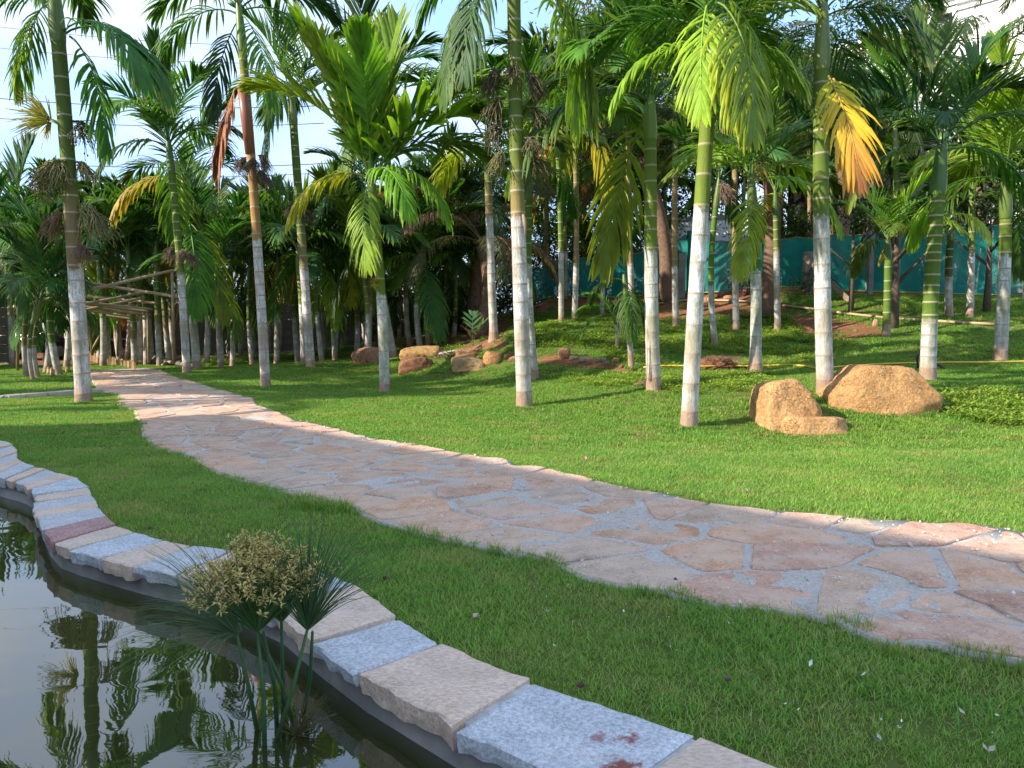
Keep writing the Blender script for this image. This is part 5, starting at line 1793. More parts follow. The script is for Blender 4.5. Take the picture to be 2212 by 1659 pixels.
for k, (x_, y_, w_, h_, c_) in enumerate(RUB):
    dd = hit(x_, y_).y / FP
    lb_ = 'squarish red stone at the left end of the rubble line' if k == 0 else ('loose rubble stone in the line at the foot of the bank' if k < 9 else ('small loose stone beside the yellow hose' if k < 12 else (
        'rubble stone on the red soil bank before the net' if k < 17 else ('rough orange stone beside the small green palm' if k == 17 else ('small stone by the bamboo pole on the soil', 'flat grey stone below the bamboo pole on the right', 'red stone beside the bank left of the rubble')[k - 18]))))
    gp_ = 'rubble along the bank' if 0 < k < 9 else ('stones by the hose' if 9 <= k < 12 else ('rubble on the soil bank' if 12 <= k < 17 else 'single stones on the bank'))
    o = boulder(lb_, (x_, y_), (w_ * dd, w_ * dd * 0.8, h_ * dd * 1.3), oval(k + 60, 0.25, 7), k + 70, c_, gp_, p=14, sink=0.02, name='rubble_stone', rz=rk.uniform(-20, 20), nz=0.08)
    o['category'] = 'stone'
# upturned root ball
dd = hit(1560, 796).y / FP
o = boulder('upturned root ball of red earth and fibres behind the white palm', (1553, 797), (82 * dd, 0.5, 36 * dd), oval(91, 0.3, 12), 92, (0.24, 0.10, 0.055), None, p=6, nz=0.22, name='root_ball')
o['category'] = 'root ball'
mb = MB()
for k in range(160):
    a = rk.uniform(0, 6.28)
    p = Vector((rk.uniform(-0.8, 1.1), rk.uniform(-1, 0.3), rk.uniform(0.4, 0.9)))
    d = Vector((rk.uniform(-.5, .9), rk.uniform(-.7, .1), rk.uniform(-.1, .5))).normalized()
    mb.tube([p, p + d * 0.25, p + d * 0.45 + Vector((0, 0, -0.2))], [0.016, 0.01, 0.004], 3, 0, False)
r2 = mb.build('roots', M['fibre'], o, color=(0.22, 0.17, 0.11))

# ================================================================== walls, net, house
def dirbox(mb, a, b, z0, z1, th, mat=0):
    d = Vector((b.x - a.x, b.y - a.y, 0))
    mb.box(((a.x + b.x) / 2, (a.y + b.y) / 2, (z0 + z1) / 2), (d.length, th, z1 - z0), math.atan2(d.y, d.x), mat)


# grey precast compound wall behind the left grove
wa, wb = pt(322, 690, 29), pt(1010, 690, 36)
wallroot = thing('compound_wall', 'grey wall of stacked concrete panels and posts behind the grove', 'wall', (wa.x, wa.y, 0))
nb = 9
for k in range(nb + 1):
    p = wa.lerp(wb, k / nb)
    g0 = gz1(p.x, p.y)
    mb = MB()
    mb.box((0, 0, 1.0), (0.18, 0.18, 2.3), math.atan2(wb.y - wa.y, wb.x - wa.x))
    o = mb.build('post', M['concrete'], wallroot, False)
    o.location = (p.x - wa.x, p.y - wa.y, g0)
    if k < nb:
        q = wa.lerp(wb, (k + 1) / nb)
        for j in range(6):
            mb = MB()
            dv = Vector((q.x - p.x, q.y - p.y, 0))
            mb.box((0, 0, 0), (dv.length - 0.19, 0.06, 0.325), math.atan2(dv.y, dv.x))
            o = mb.build('panel', M['concrete'], wallroot, False)
            o.location = ((p.x + q.x) / 2 - wa.x, (p.y + q.y) / 2 - wa.y, g0 + 0.12 + j * 0.335)
# left end wall
a, b = pt(-160, 690, 19.5), pt(17, 690, 22.5)
mbroot = thing('boundary_wall', 'dark grey boundary wall at the left edge behind the thin palms', 'wall', (a.x, a.y, gz1(a.x, a.y)))
for j in range(6):
    mb = MB()
    dv = Vector((b.x - a.x, b.y - a.y, 0))
    mb.box((dv.x / 2, dv.y / 2, 0.2 + j * 0.26), (dv.length, 0.08, 0.25), math.atan2(dv.y, dv.x))
    mb.build('panel', M['concrete'], mbroot, False)
mb = MB()
mb.box((dv.x, dv.y, 0.8), (0.2, 0.2, 1.7))
mb.build('post', M['concrete'], mbroot, False)

# bamboo clad gate
ga, gb = pt(196, 690, 26.5), pt(318, 690, 27.5)
gz0 = gz1(ga.x, ga.y)
gate = thing('bamboo_gate', 'dark framed gate clad with bamboo canes under the pergola', 'gate', (ga.x, ga.y, gz0))
dv = Vector((gb.x - ga.x, gb.y - ga.y, 0))
an = math.atan2(dv.y, dv.x)
u_ = dv.normalized()
GH = 1.95
for t in (0.0, 0.25, 0.5, 0.75, 1.0):
    mb = MB()
    mb.box((dv.x * t, dv.y * t, GH / 2 + 0.02), (0.07, 0.07, GH), an)
    mb.build('frame_post', M['steel'], gate, False)
for z in (0.06, 0.68, 1.3, 1.92):
    mb = MB()
    mb.box((dv.x / 2, dv.y / 2, z), (dv.length, 0.05, 0.06), an)
    mb.build('frame_rail', M['steel'], gate, False)
mb = MB()
n_ = int(dv.length / 0.06)
for row in range(3):
    for k in range(n_):
        if k % 3 == 2 and rk.random() < 0.4:
            continue
        p = u_ * (k + 0.5) * 0.06 + Vector((0, 0.05, 0))
        z0 = 0.1 + row * 0.62
        mb.tube([p + Vector((0, 0, z0)), p + Vector((rk.uniform(-.01, .01), 0, z0 + 0.55))], 0.022, 5)
o = mb.build('cane_cladding', M['bamboo'], gate, color=(0.20, 0.11, 0.055))
o['kind'] = 'stuff'
# dirt drive and car beyond
mb = MB()
dp = [hit(60, 800), hit(190, 800), hit(200, 768), hit(60, 768)]
# car
cb = pt(150, 756, 27.5)
car = thing('parked_car', 'dark blue car parked beyond the left end of the gate', 'car', (cb.x, cb.y, gz1(cb.x, cb.y)), rz=R(75))
prof = [(-2.0, 0.35), (-2.05, 0.7), (-1.95, 0.92), (-1.2, 0.98), (-0.6, 1.42), (0.9, 1.46), (1.7, 1.0), (2.0, 0.9), (2.05, 0.4), (1.9, 0.28), (-1.9, 0.28)]
mb = MB()
n_ = len(prof)
hw = [0.80 if z < 1.2 else 0.62 for _, z in prof]
vs = [(x, -h_, z) for (x, z), h_ in zip(prof, hw)] + [(x, h_, z) for (x, z), h_ in zip(prof, hw)]
mb.add(vs, [tuple(range(n_))[::-1], tuple(range(n_, 2 * n_))] + [(k, (k + 1) % n_, n_ + (k + 1) % n_, n_ + k) for k in range(n_)])
mb.build('body', M['paint'], car, False, color=(0.015, 0.022, 0.06))
for s_ in (-1, 1):
    mb = MB()
    mb.add([(-1.0, s_ * 0.79, 1.0), (1.35, s_ * 0.79, 1.02), (0.85, s_ * 0.66, 1.38), (-0.55, s_ * 0.66, 1.36)], [(0, 1, 2, 3)])
    mb.build('side_window', M['darkglass'], car, False)
    for x_ in (-1.25, 1.3):
        mb = MB()
        mb.tube([(x_, s_ * 0.66, 0.31), (x_, s_ * 0.84, 0.31)], 0.31, 18)
        wh = mb.build('wheel', M['rubber'], car, False)
        mb = MB()
        mb.tube([(x_, s_ * 0.83, 0.31), (x_, s_ * 0.85, 0.31)], 0.18, 14)
        mb.build('rim', M['steel'], wh, False)
    mb = MB()
    mb.box((2.0, s_ * 0.55, 0.78), (0.12, 0.3, 0.14))
    mb.build('headlight', M['whitewall'], car, False)
    mb = MB()
    mb.box((-2.0, s_ * 0.6, 0.8), (0.1, 0.22, 0.2))
    mb.build('tail_light', m_plain('tail_light_red', (0.4, 0.02, 0.02), 0.3), car, False)
for x0_, z0_, x1_, z1_, nm in ((-1.17, 1.02, -0.66, 1.40, 'rear_window'), (0.98, 1.42, 1.62, 1.06, 'windscreen')):
    mb = MB()
    nx_, nz_2 = (-(z1_ - z0_), (x1_ - x0_)) if nm == 'rear_window' else (-(z1_ - z0_), (x1_ - x0_))
    l_ = math.hypot(nx_, nz_2)
    ox, oz = nx_ / l_ * 0.012, nz_2 / l_ * 0.012
    mb.add([(x0_ + ox, -0.68, z0_ + oz), (x0_ + ox, 0.68, z0_ + oz), (x1_ + ox, 0.6, z1_ + oz), (x1_ + ox, -0.6, z1_ + oz)], [(0, 1, 2, 3)])
    mb.build(nm, M['darkglass'], car, False)

# bamboo pergola
perg = thing('bamboo_pergola', 'loose grid of bamboo poles laid over posts at the far left', 'pergola', hit(250, 790))
PO = Vector(perg.location)
POLES = [((60, 657, 17), (374, 584, 18)), ((112, 599, 19), (388, 642, 18)), ((150, 664, 19), (312, 631, 20)), ((150, 677, 20), (310, 643, 21)), ((180, 655, 20), (320, 673, 20.5)), ((150, 664, 21), (317, 689, 21.5)),
         ((150, 672, 22), (300, 691, 22.5)), ((160, 682, 23), (252, 697, 23.5)), ((38, 635, 18), (160, 655, 18)), ((38, 647, 19), (160, 664, 19)), ((30, 662, 20), (120, 684, 20)), ((60, 700, 22), (140, 680, 22)), ((36, 703, 21), (90, 690, 21)), ((120, 648, 19), (330, 668, 20)), ((120, 655, 20), (326, 681, 21)), ((190, 640, 21), (340, 655, 21)), ((100, 676, 20), (290, 660, 21))]
for k, (p, q) in enumerate(POLES):
    a, b = pt(*p) - PO, pt(*q) - PO
    mb = MB()
    m_ = 14
    pts_ = [a.lerp(b, t / m_) + Vector((0, 0, rk.uniform(-.004, .004))) for t in range(m_ + 1)]
    mb.tube(pts_, [0.042 * (1.0 if t % 2 else 1.08) * (1 - 0.25 * t / m_) for t in range(m_ + 1)], 8)
    mb.build('pole', M['bamboo'], perg, color=rk.choice(((0.36, 0.27, 0.17), (0.31, 0.23, 0.145), (0.40, 0.30, 0.18))))
for (x0_, y0_, x1_, y1_, d_) in ((191, 690, 200, 768, 22), (212, 695, 198, 735, 22), (216, 725, 198, 758, 22), (318, 672, 322, 783, 20.5), (160, 655, 158, 790, 18), (40, 640, 38, 800, 18.5), (254, 694, 254, 770, 23.5), (372, 588, 376, 785, 18)):
    mb = MB()
    mb.tube([pt(x0_, y0_, d_) - PO, pt(x1_, y1_, d_) - PO], 0.036, 7)
    mb.build('post', M['bamboo'], perg, color=(0.30, 0.21, 0.11))
# low bamboo picket fence along the path end
pf = thing('bamboo_picket_fence', 'low fence of split yellow bamboo pickets at the path end', 'fence', hit(240, 796))
FO = Vector(pf.location)
for k in range(44):
    t = k / 43
    b = hit(190 + 102 * t, 778 + 21 * t ** 0.8)
    mb = MB()
    h_ = rk.uniform(0.26, 0.36) * (1.0 - 0.35 * t)
    mb.box((0, 0, h_ / 2), (0.045, 0.02, h_), rk.uniform(-.3, .3))
    o = mb.build('picket', M['bamboo'], pf, False, color=rk.choice(((0.46, 0.31, 0.14), (0.40, 0.26, 0.11), (0.52, 0.36, 0.17))))
    o.location = b - FO
    o.rotation_euler = (rk.uniform(-.12, .12), rk.uniform(-.12, .12), 0)
# cut bamboo stubs by the left lawn
for k, (x_, y_) in enumerate(((106, 812), (113, 814), (146, 806))):
    b = hit(x_, y_)
    mb = MB()
    mb.tube([(0, 0, 0), (0.01, 0, 0.16)], 0.05, 8)
    mb.tube([(0, 0, 0.155), (0.012, 0, 0.161)], 0.052, 8)
    o = mb.build('cut_stump', M['bamboo'], None, color=(0.46, 0.31, 0.14))
    o.location = b
    tag(o, ('left one of the cut yellow stubs on the left lawn', 'middle one of the cut yellow stubs on the left lawn', 'cut yellow stub just left of the big left palm')[k], 'stump', 'cut stubs')
# felled logs
for k, (x0_, y0_, x1_, y1_, r0_, lb_) in enumerate(((296, 789, 352, 786, 0.07, 'grey forked log lying at the path end'), (345, 786, 432, 798, 0.06, 'grey log lying behind the tall dry bunch palm'), (352, 793, 395, 776, 0.045, 'thin bent branch leaning on the logs'))):
    a, b = hit(x0_, y0_), hit(x1_, y1_)
    mb = MB()
    mid_ = (a + b) / 2 + Vector((0, 0, 0.08))
    mb.tube([Vector((0, 0, 0.06)), mid_ - a, b - a + Vector((0, 0, 0.05))], [r0_, r0_ * 1.05, r0_ * 0.7], 9)
    if k == 0:
        mb.tube([mid_ - a, mid_ - a + Vector((0.3, -0.3, 0.18))], [r0_ * 0.7, r0_ * 0.4], 7)
    o = mb.build('log', M['fibre'], None, color=(0.33, 0.28, 0.23))
    o.location = a
    tag(o, lb_, 'log', 'felled wood at the path end')
for k, (x0_, y0_, x1_, y1_) in enumerate(((950, 769, 1000, 762), (955, 775, 990, 776), (1005, 770, 1040, 752))):
    a, b = hit(x0_, y0_), hit(x1_, y1_)
    mb = MB()
    mb.tube([Vector((0, 0, 0.05)), b - a + Vector((0, 0, 0.07))], [0.035, 0.025], 7)
    o = mb.build('stick', M['fibre'], None, color=((0.42, 0.36, 0.30), (0.2, 0.13, 0.1), (0.3, 0.2, 0.14))[k])
    o.location = a
    tag(o, ('pale stick lying between the boulders', 'dark stick lying behind the oval tan boulder', 'brown stick by the foot of the seedling')[k], 'stick', 'sticks between the boulders')
mb = MB()
for k in range(240):
    p = hit(rk.uniform(940, 1000), rk.uniform(764, 780))
    d = Vector((rk.uniform(-1, 1), rk.uniform(-1, 1), rk.uniform(0, 0.3))).normalized() * rk.uniform(0.08, 0.25)
    mb.tube([p + Vector((0, 0, 0.03)), p + d + Vector((0, 0, 0.05))], 0.006, 3, 0, False)
o = mb.build('leaf_litter', M['fibre'], None, color=(0.18, 0.12, 0.09))
tag(o, 'heap of dry twigs between the boulders', kind='stuff')

# teal shade net with posts
NETP = [(1150, 25.5, 580), (1200, 25, 562), (1260, 24.6, 556), (1330, 24.2, 548), (1400, 23.8, 540), (1432, 23.5, 532), (1480, 23.1, 506), (1560, 22.5, 520), (1640, 22, 515), (1720, 21.6, 512), (1800, 21.2, 506), (1900, 20.9, 500), (2000, 20.7, 490), (2100, 20.3, 484), (2212, 20, 480), (2400, 19.4, 470), (2620, 18.6, 470)]
netroot = thing('shade_net_fence', 'teal shade net stretched along posts at the top of the bank', 'fence', gpt(1430, 23.5))
NO = Vector(netroot.location)
mb = MB()
cols = []
for i in range(len(NETP) - 1):
    (x0_, d0_, t0_), (x1_, d1_, t1_) = NETP[i], NETP[i + 1]
    for k in range(6):
        t = k / 6
        x_, d_, ty_ = x0_ + (x1_ - x0_) * t, d0_ + (d1_ - d0_) * t, t0_ + (t1_ - t0_) * t + 5 * math.sin(math.pi * t)
        tp = pt(x_, ty_, d_)
        cols.append((tp.x, d_, gz1(tp.x, d_) + 0.05, tp.z))
NR = 9
vs, fs = [], []
for i, (x_, y_, z0_, z1_) in enumerate(cols):
    for k in range(NR):
        t = k / (NR - 1)
        off = 0.10 * math.sin(i * 0.9 + t * 2) * math.sin(math.pi * t) + 0.04 * noise.noise(Vector((x_ * 2, t * 4, 0)))
        vs.append((x_ - NO.x, y_ + off - NO.y, z0_ + (z1_ - z0_) * t - NO.z))
for i in range(len(cols) - 1):
    for k in range(NR - 1):
        a = i * NR + k
        fs.append((a, a + NR, a + NR + 1, a + 1))
mb.add(vs, fs)
mb.build('net_cloth', M['net'], netroot)
mb = MB()
mb.tube([(x_ - NO.x, y_ - 0.03 - NO.y, z0_ + 0.03 - NO.z) for x_, y_, z0_, z1_ in cols], 0.016, 5)
mb.build('bottom_rope', M['hose'], netroot, color=(0.40, 0.30, 0.05))
mb = MB()
mb.tube([(x_ - NO.x, y_ - NO.y, z1_ - NO.z) for x_, y_, z0_, z1_ in cols], 0.012, 5)
mb.build('top_rope', M['hose'], netroot, color=(0.30, 0.24, 0.08))
for px_, d_, ty_, w_, c_ in ((1466, 23.0, 548, 0.22, 0), (1484, 23.2, 500, 0.12, 1), (1738, 21.3, 545, 0.2, 0), (2005, 20.4, 580, 0.18, 0), (1300, 24.6, 548, 0.16, 0), (1870, 21.1, 500, 0.14, 0), (2210, 19.8, 482, 0.16, 0)):
    b = gpt(px_, d_)
    z1_ = pt(px_, ty_, d_).z
    mb = MB()
    mb.box((0, 0, (z1_ - b.z) / 2 - 0.1), (w_, w_, z1_ - b.z + 0.2), 0.2)
    o = mb.build('post', M['concrete'] if not c_ else M['net'], netroot, False)
    o.location = b - NO + Vector((0, -0.14, 0))
# leaning timber prop
b = pt(1835, 652, 19.4)
mb = MB()
a_, b2 = pt(1738, 556, 21.0), hit(1836, 650)
mb.tube([Vector((0, 0, 0)), b2 - a_], [0.08, 0.09], 4)
o = mb.build('timber_prop', M['fibre'], None, False, color=(0.30, 0.22, 0.16))
o.location = a_
tag(o, 'slanting grey timber prop leaning against the net post', 'timber')

# white low wall behind the net and the white house
a, b = pt(1405, 690, 27.5), pt(1640, 690, 26.0)
lw_ = thing('white_garden_wall', 'pale plastered wall showing above the teal net', 'wall', (a.x, a.y, gz1(a.x, a.y)))
mb = MB()
zt = pt(1500, 478, 27).z
g_ = gz1(a.x, a.y)
dirbox(mb, Vector((0, 0, 0)), b - a, -0.2, zt - g_, 0.2)
mb.build('wall', M['whitewall'], lw_, False)
mb = MB()
dirbox(mb, Vector((-0.05, 0, 0)), b - a, zt - g_ + 0.002, zt - g_ + 0.12, 0.3)
mb.build('coping', M['concrete'], lw_, False)

H0, H1 = pt(1984, 22, 29.5), pt(2071, 0, 28.45)
hd = Vector((H1.x - H0.x, H1.y - H0.y, 0)).normalized()
hn = Vector((hd.y, -hd.x, 0))
if hn.y > 0:
    hn = -hn
zr = H0.z
hb = gz1(H0.x, H0.y)
house = thing('white_house', 'tall white plastered house with cornice behind the coconut fronds', 'house', (H0.x, H0.y, hb))
HT = zr - hb


def hbox(mb, u0, u1, n0, n1, z0, z1):
    """box along the front: u along it, n out of it"""
    c = hd * (u0 + u1) / 2 + hn * (n0 + n1) / 2
    mb.box((c.x, c.y, (z0 + z1) / 2), (abs(u1 - u0), abs(n1 - n0), z1 - z0), math.atan2(hd.y, hd.x))


def upx(px_):
    """distance along the front seen at picture column px_"""
    k = (px_ - PW / 2) / FP * 1.0
    # solve (H0 + hd*u).x / (depth) = k with depth ~ y*cos
    lo, hi = -20, 30
    for _ in range(50):
        m_ = (lo + hi) / 2
        p = H0 + hd * m_
        if proj(np.array([p.x]), np.array([p.y]), np.array([zr]))[0][0] < px_:
            lo = m_
        else:
            hi = m_
    return (lo + hi) / 2


w0, w1 = upx(2016), upx(2060)
pz = lambda py_, u: float(pt(2040, py_, (H0 + hd * u).y).z) - hb
zt_, zb_ = pz(36, w0), pz(70, w0) - 0.75
mb = MB()
hbox(mb, 0, w0, -0.3, 0, -0.3, HT)
hbox(mb, w1, 12, -0.3, 0, -0.3, HT)
hbox(mb, w0, w1, -0.3, 0, zt_, HT)
hbox(mb, w0, w1, -0.3, 0, -0.3, zb_)
mb.build('front_wall', M['whitewall'], house, False)
mb = MB()
hbox(mb, 0, 0.3, -8, -0.302, -0.3, HT)
hbox(mb, 11.7, 12, -8, -0.302, -0.3, HT)
hbox(mb, 0.302, 11.698, -8, -7.7, -0.3, HT)
hbox(mb, 0.302, 11.698, -7.698, -0.302, HT - 0.5, HT - 0.3)
mb.build('side_wall', M['whitewall'], house, False)
for z_, o_, h_ in ((HT + 0.002, 0.22, 0.16), (HT - 0.20, 0.14, 0.10), (HT - 0.42, 0.08, 0.10)):
    mb = MB()
    hbox(mb, -o_, 12 + o_, 0.002 if z_ < HT else -0.4, o_, z_, z_ + h_)
    mb.build('cornice', M['whitewall'], house, False)
mb = MB()
fw = 0.14
for (u0_, u1_, z0_, z1_) in ((w0 - fw, w0, zb_, zt_ + fw), (w1, w1 + fw, zb_, zt_ + fw), (w0, w1, zt_, zt_ + fw)):
    hbox(mb, u0_, u1_, 0.002, 0.06, z0_, z1_)
wf = mb.build('window', M['whitewall'], house, False)
mb = MB()
hbox(mb, w0, w1, -0.22, -0.18, zb_, zt_)
mb.build('pane', m_plain('grey_window', (0.16, 0.16, 0.16), 0.4), wf, False)
# lower wing to the left
mb = MB()
HW = pz(60, -0.5)
hbox(mb, -5.2, -0.002, -6, -0.6, -0.3, HW)
mb.build('wing', M['whitewall'], house, False)
mb = MB()
hbox(mb, -5.35, -0.002, -6, -0.45, HW + 0.002, HW + 0.15)
mb.build('wing_cornice', M['whitewall'], house, False)

# unseen house added left of the picture to shade path and pond
F_ = Vector((-3.75, 9.75, 0)) - SH * (6.5 / math.tan(SUN_EL))
DV = Vector((0.72, -0.69, 0)).normalized()
an = math.atan2(DV.y, DV.x)
shade_villa = thing('shade_villa', 'unseen cream flat roofed house added left of the view to shade path and pond', 'house', F_)
BK = Vector((DV.y, -DV.x, 0))
if BK.x > 0:
    BK = -BK
LV = 13.5
cmat = m_plain('cream_bounce_plaster', (0.80, 0.77, 0.71), 0.85, 0.2, 0.06, 1.0)  # plaster kept pale to bounce light onto the shaded foreground
mb = MB()
c = DV * LV / 2 + BK * 3
mb.box((c.x, c.y, 3.0), (LV, 6, 6.6), an)
mb.build('walls', cmat, shade_villa, False)
mb = MB()
mb.box((c.x, c.y, 6.4), (LV + 0.5, 6.5, 0.2), an)
mb.build('roof_slab', M['concrete'], shade_villa, False)
for k in range(8):
    t = (k % 4 + 0.5) / 4
    z = 1.5 if k < 4 else 4.6
    p = DV * LV * t - BK * 0.03
    mb = MB()
    mb.box((p.x, p.y, z), (1.3, 0.1, 1.3), an)
    f = mb.build('window', M['whitewall'], shade_villa, False)
    p = DV * LV * t - BK * 0.085
    mb = MB()
    mb.box((p.x, p.y, z), (1.1, 0.02, 1.1), an)
    mb.build('pane', M['darkglass'], f, False)
# palms left of the picture that shade the far end of the path
for k, (x_, y_, h_) in enumerate(((-13.5, 8.6, 5.2), (-15, 10.3, 5.6), (-17, 9.0, 5.8), (-13, 11.4, 5.0), (-18.5, 12.0, 6.0), (-15.5, 13.2, 5.4), (-19.5, 14.5, 5.8))):
    bp = proj(np.array([x_]), np.array([y_]), np.array([gz1(x_, y_)]))
    tp = proj(np.array([x_]), np.array([y_]), np.array([h_]))
    palm('whitewashed areca palm standing left of the view beside the added house', (float(bp[0][0]), float(bp[1][0])), (float(tp[0][0]), float(tp[1][0])), 20, None, 400 + k, None, nf=12, sc=1.2, group='palms left of the view', lod=True, sides=8, d=y_, dia=0.2, wash_m=1.6)

# ================================================================== cables
for k, (p, q, r_w) in enumerate((((-100, 203, 60), (700, 228, 60), 0.035), ((-100, 247, 60), (700, 266, 60), 0.03), ((-100, 342, 62), (720, 352, 62), 0.035), ((-100, 366, 62), (720, 372, 62), 0.025), ((-100, 92, 60), (720, 136, 60), 0.02), ((-100, 45, 60), (720, 100, 60), 0.02),
                               ((1160, 402, 27), (1420, 300, 27), 0.02), ((1160, 392, 27), (1420, 291, 27), 0.02), ((1160, 410, 27), (1420, 312, 27), 0.02))):
    a, b = pt(*p), pt(*q)
    mb = MB()
    sag = 0.5 if k < 6 else 0.1
    mb.tube([a.lerp(b, t / 16) - a + Vector((0, 0, -sag * 4 * (t / 16) * (1 - t / 16))) for t in range(17)], r_w, 5)
    o = mb.build('power_cable', M['cable'], None)
    o.location = a
    tag(o, ('upper one of the clear pair of cables in the left sky', 'second cable down in the clear pair in the left sky', 'third cable down in the left sky just above the grove', 'lowest cable in the left sky just above the grove', 'faint cable high in the left sky under the topmost', 'topmost faint cable in the left sky',
            'middle cable sloping up behind the green topped palm', 'upper cable sloping up behind the green topped palm', 'lower cable sloping up behind the green topped palm')[k], 'cable', 'overhead cables')

# ================================================================== hose, pipes
def lay(name, label, cat, pts_px, r, mat, color, lift=0.02, n=40):
    ps = [hit(*p) for p in pts_px]
    q, _ = resample(ps, n)
    o0 = q[0].copy()
    mb = MB()
    mb.tube([Vector((p.x, p.y, gz1(p.x, p.y) + r + lift)) - o0 for p in q], r, 7)
    o = mb.build(name, mat, None, color=color)
    o.location = o0
    return tag(o, label, cat)


lay('garden_hose', 'yellow garden hose lying across the lawn behind the boulders', 'hose', [(2420, 785), (2212, 787), (2120, 789), (2050, 789), (1950, 791), (1880, 794), (1820, 798), (1765, 803), (1740, 797), (1700, 794), (1640, 797), (1580, 796), (1520, 798), (1440, 796), (1390, 800)],
    0.016, M['hose'], (0.62, 0.42, 0.05), 0.035, 70)
lay('bamboo_pole', 'long pale bamboo pole lying on the ground before the net', 'pole', [(1690, 664), (1760, 672), (1850, 684), (1930, 693), (2000, 697), (2060, 701), (2150, 706)], 0.032, M['bamboo'], (0.42, 0.30, 0.17), 0.02, 20)
lay('pale_pipe', 'pale pipe lying along the red soil bank', 'pipe', [(1420, 660), (1480, 652), (1560, 653), (1620, 655), (1690, 658)], 0.03, M['hose'], (0.40, 0.33, 0.2), 0.02, 20)
b = hit(1984, 800)
mb = MB()
q = [pt(1983, 795, b.y), pt(1981, 770, b.y), pt(1984, 766, b.y), pt(1992, 768, b.y + .1), pt(2018, 784, b.y + .1), pt(2040, 795, b.y), pt(2051, 808, b.y), pt(2047, 812, b.y)]
q, _ = resample(q, 24)
mb.tube([p - b for p in q], 0.017, 7)
o = mb.build('drip_pipe', M['rubber'])
o.location = b
tag(o, 'bent black irrigation pipe at the foot of the green stemmed palm', 'pipe')
# dry frond piece under the bright shafted palm
b = hit(1370, 836)
mb = MB()
mb.tube([(0, 0, 0.03), (0.15, 0.02, 0.05), (0.32, 0.0, 0.03)], [0.03, 0.025, 0.012], 5)
mb.tube([(0.05, 0.03, 0.05), (0.2, 0.08, 0.09), (0.34, 0.06, 0.06)], [0.02, 0.02, 0.008], 5)
o = mb.build('dry_leaf_sheath', M['fibre'], None, color=(0.17, 0.10, 0.06))
o.location = b
tag(o, 'dry brown leaf sheath lying left of the string tied palm', 'leaf sheath')

# ================================================================== papyrus in the pond
pw = flat(592, 1615, ZW)
pap = thing('papyrus_plant', 'papyrus clump with tan flower head standing in the pond', 'papyrus', pw)
PGREEN = (0.09, 0.19, 0.05)


def umbel(name, base, n, rl, up, spread, color, seed, rad=0.0011, bias=Vector((0, 0, 0)), flowers=0.0, sag=0.3):
    rs = random.Random(seed)
    mb = MB()
    fl = MB()
    for k in range(n):
        az = rs.uniform(0, 6.283)
        el = rs.uniform(up, 1.5)
        d = (Vector((math.cos(az) * math.cos(el) * spread, math.sin(az) * math.cos(el) * spread, math.sin(el))) + bias).normalized()
        l = rl * rs.uniform(0.65, 1.1)
        p = Vector((0, 0, 0))
        pts_ = [p.copy()]
        for j in range(5):
            p = p + d * l / 5
            d = (d + Vector((0, 0, -sag / 5 * (j + 1) * 0.6))).normalized()
            pts_.append(p.copy())
        mb.tube(pts_, [rad * 1.5, rad * 1.4, rad * 1.2, rad, rad * .8, rad * .5], 3, 0, False)
        if rs.random() < flowers:
            for j in range(12):
                q = p * rs.uniform(0.84, 1.0)
                dd = Vector((rs.uniform(-1, 1), rs.uniform(-1, 1), rs.uniform(-.6, 1))).normalized()
                fl.octa(q + dd * 0.011, 0.0024, dd, 0, 5.0)
    o = mb.build(name, M['stalk'], pap, color=color)
    o.location = base - pw
    if flowers:
        f = fl.build('spikelets', M['fibre'], o, color=(0.60, 0.46, 0.16))
    return o


dpx = pw.y
u1, u2, u3 = pt(556, 1366, dpx), pt(664, 1362, dpx + 0.04), pt(512, 1372, dpx - 0.05)
umbel('flower_umbel', u1, 460, 0.29, 0.4, 0.66, PGREEN, 1, 0.0011, Vector((-0.02, 0, 0.12)), 0.62, 0.22)
umbel('umbel', u2, 230, 0.35, 0.35, 0.62, (0.075, 0.15, 0.05), 2, 0.0011, Vector((0.1, 0, 0.2)), 0.0, 0.5)
umbel('umbel', u3, 150, 0.36, -0.1, 1.0, (0.10, 0.17, 0.07), 3, 0.0009, Vector((-0.75, 0.05, 0.15)), 0.0, 0.5)
u4 = pt(608, 1345, dpx + 0.08)
umbel('flower_umbel', u4, 160, 0.22, 0.6, 0.8, PGREEN, 4, 0.0011, Vector((0, 0, 0.15)), 0.45, 0.25)
for k, (tp, bx_, by_) in enumerate(((u1, 572, 1640), (u1 + Vector((0.012, 0.02, -0.01)), 600, 1600), (u2, 588, 1625), (u2 + Vector((0.016, 0, -.008)), 650, 1560), (u3, 560, 1600), (u4, 612, 1590), (pt(556, 1365, dpx + .03), 640, 1590))):
    b = flat(bx_, by_, ZW - 0.05)
    mb = MB()
    m_ = b.lerp(tp, 0.5) + Vector((rk.uniform(-.012, .012), rk.uniform(-.01, .01), 0))
    mb.tube([b - pw, m_ - pw, tp - pw + Vector((0, 0, 0.004))], [0.0085, 0.0068, 0.0045], 7)
    mb.build('stem', M['stalk'], pap, color=(0.03, 0.085, 0.03) if k % 2 else (0.045, 0.11, 0.035))
t0 = flat(640, 1590, ZW)
ub = umbel('dry_tuft', t0, 90, 0.15, 0.15, 0.9, (0.13, 0.11, 0.04), 6, 0.0009, Vector((0.35, 0.1, 0.1)), 0.0, 0.25)

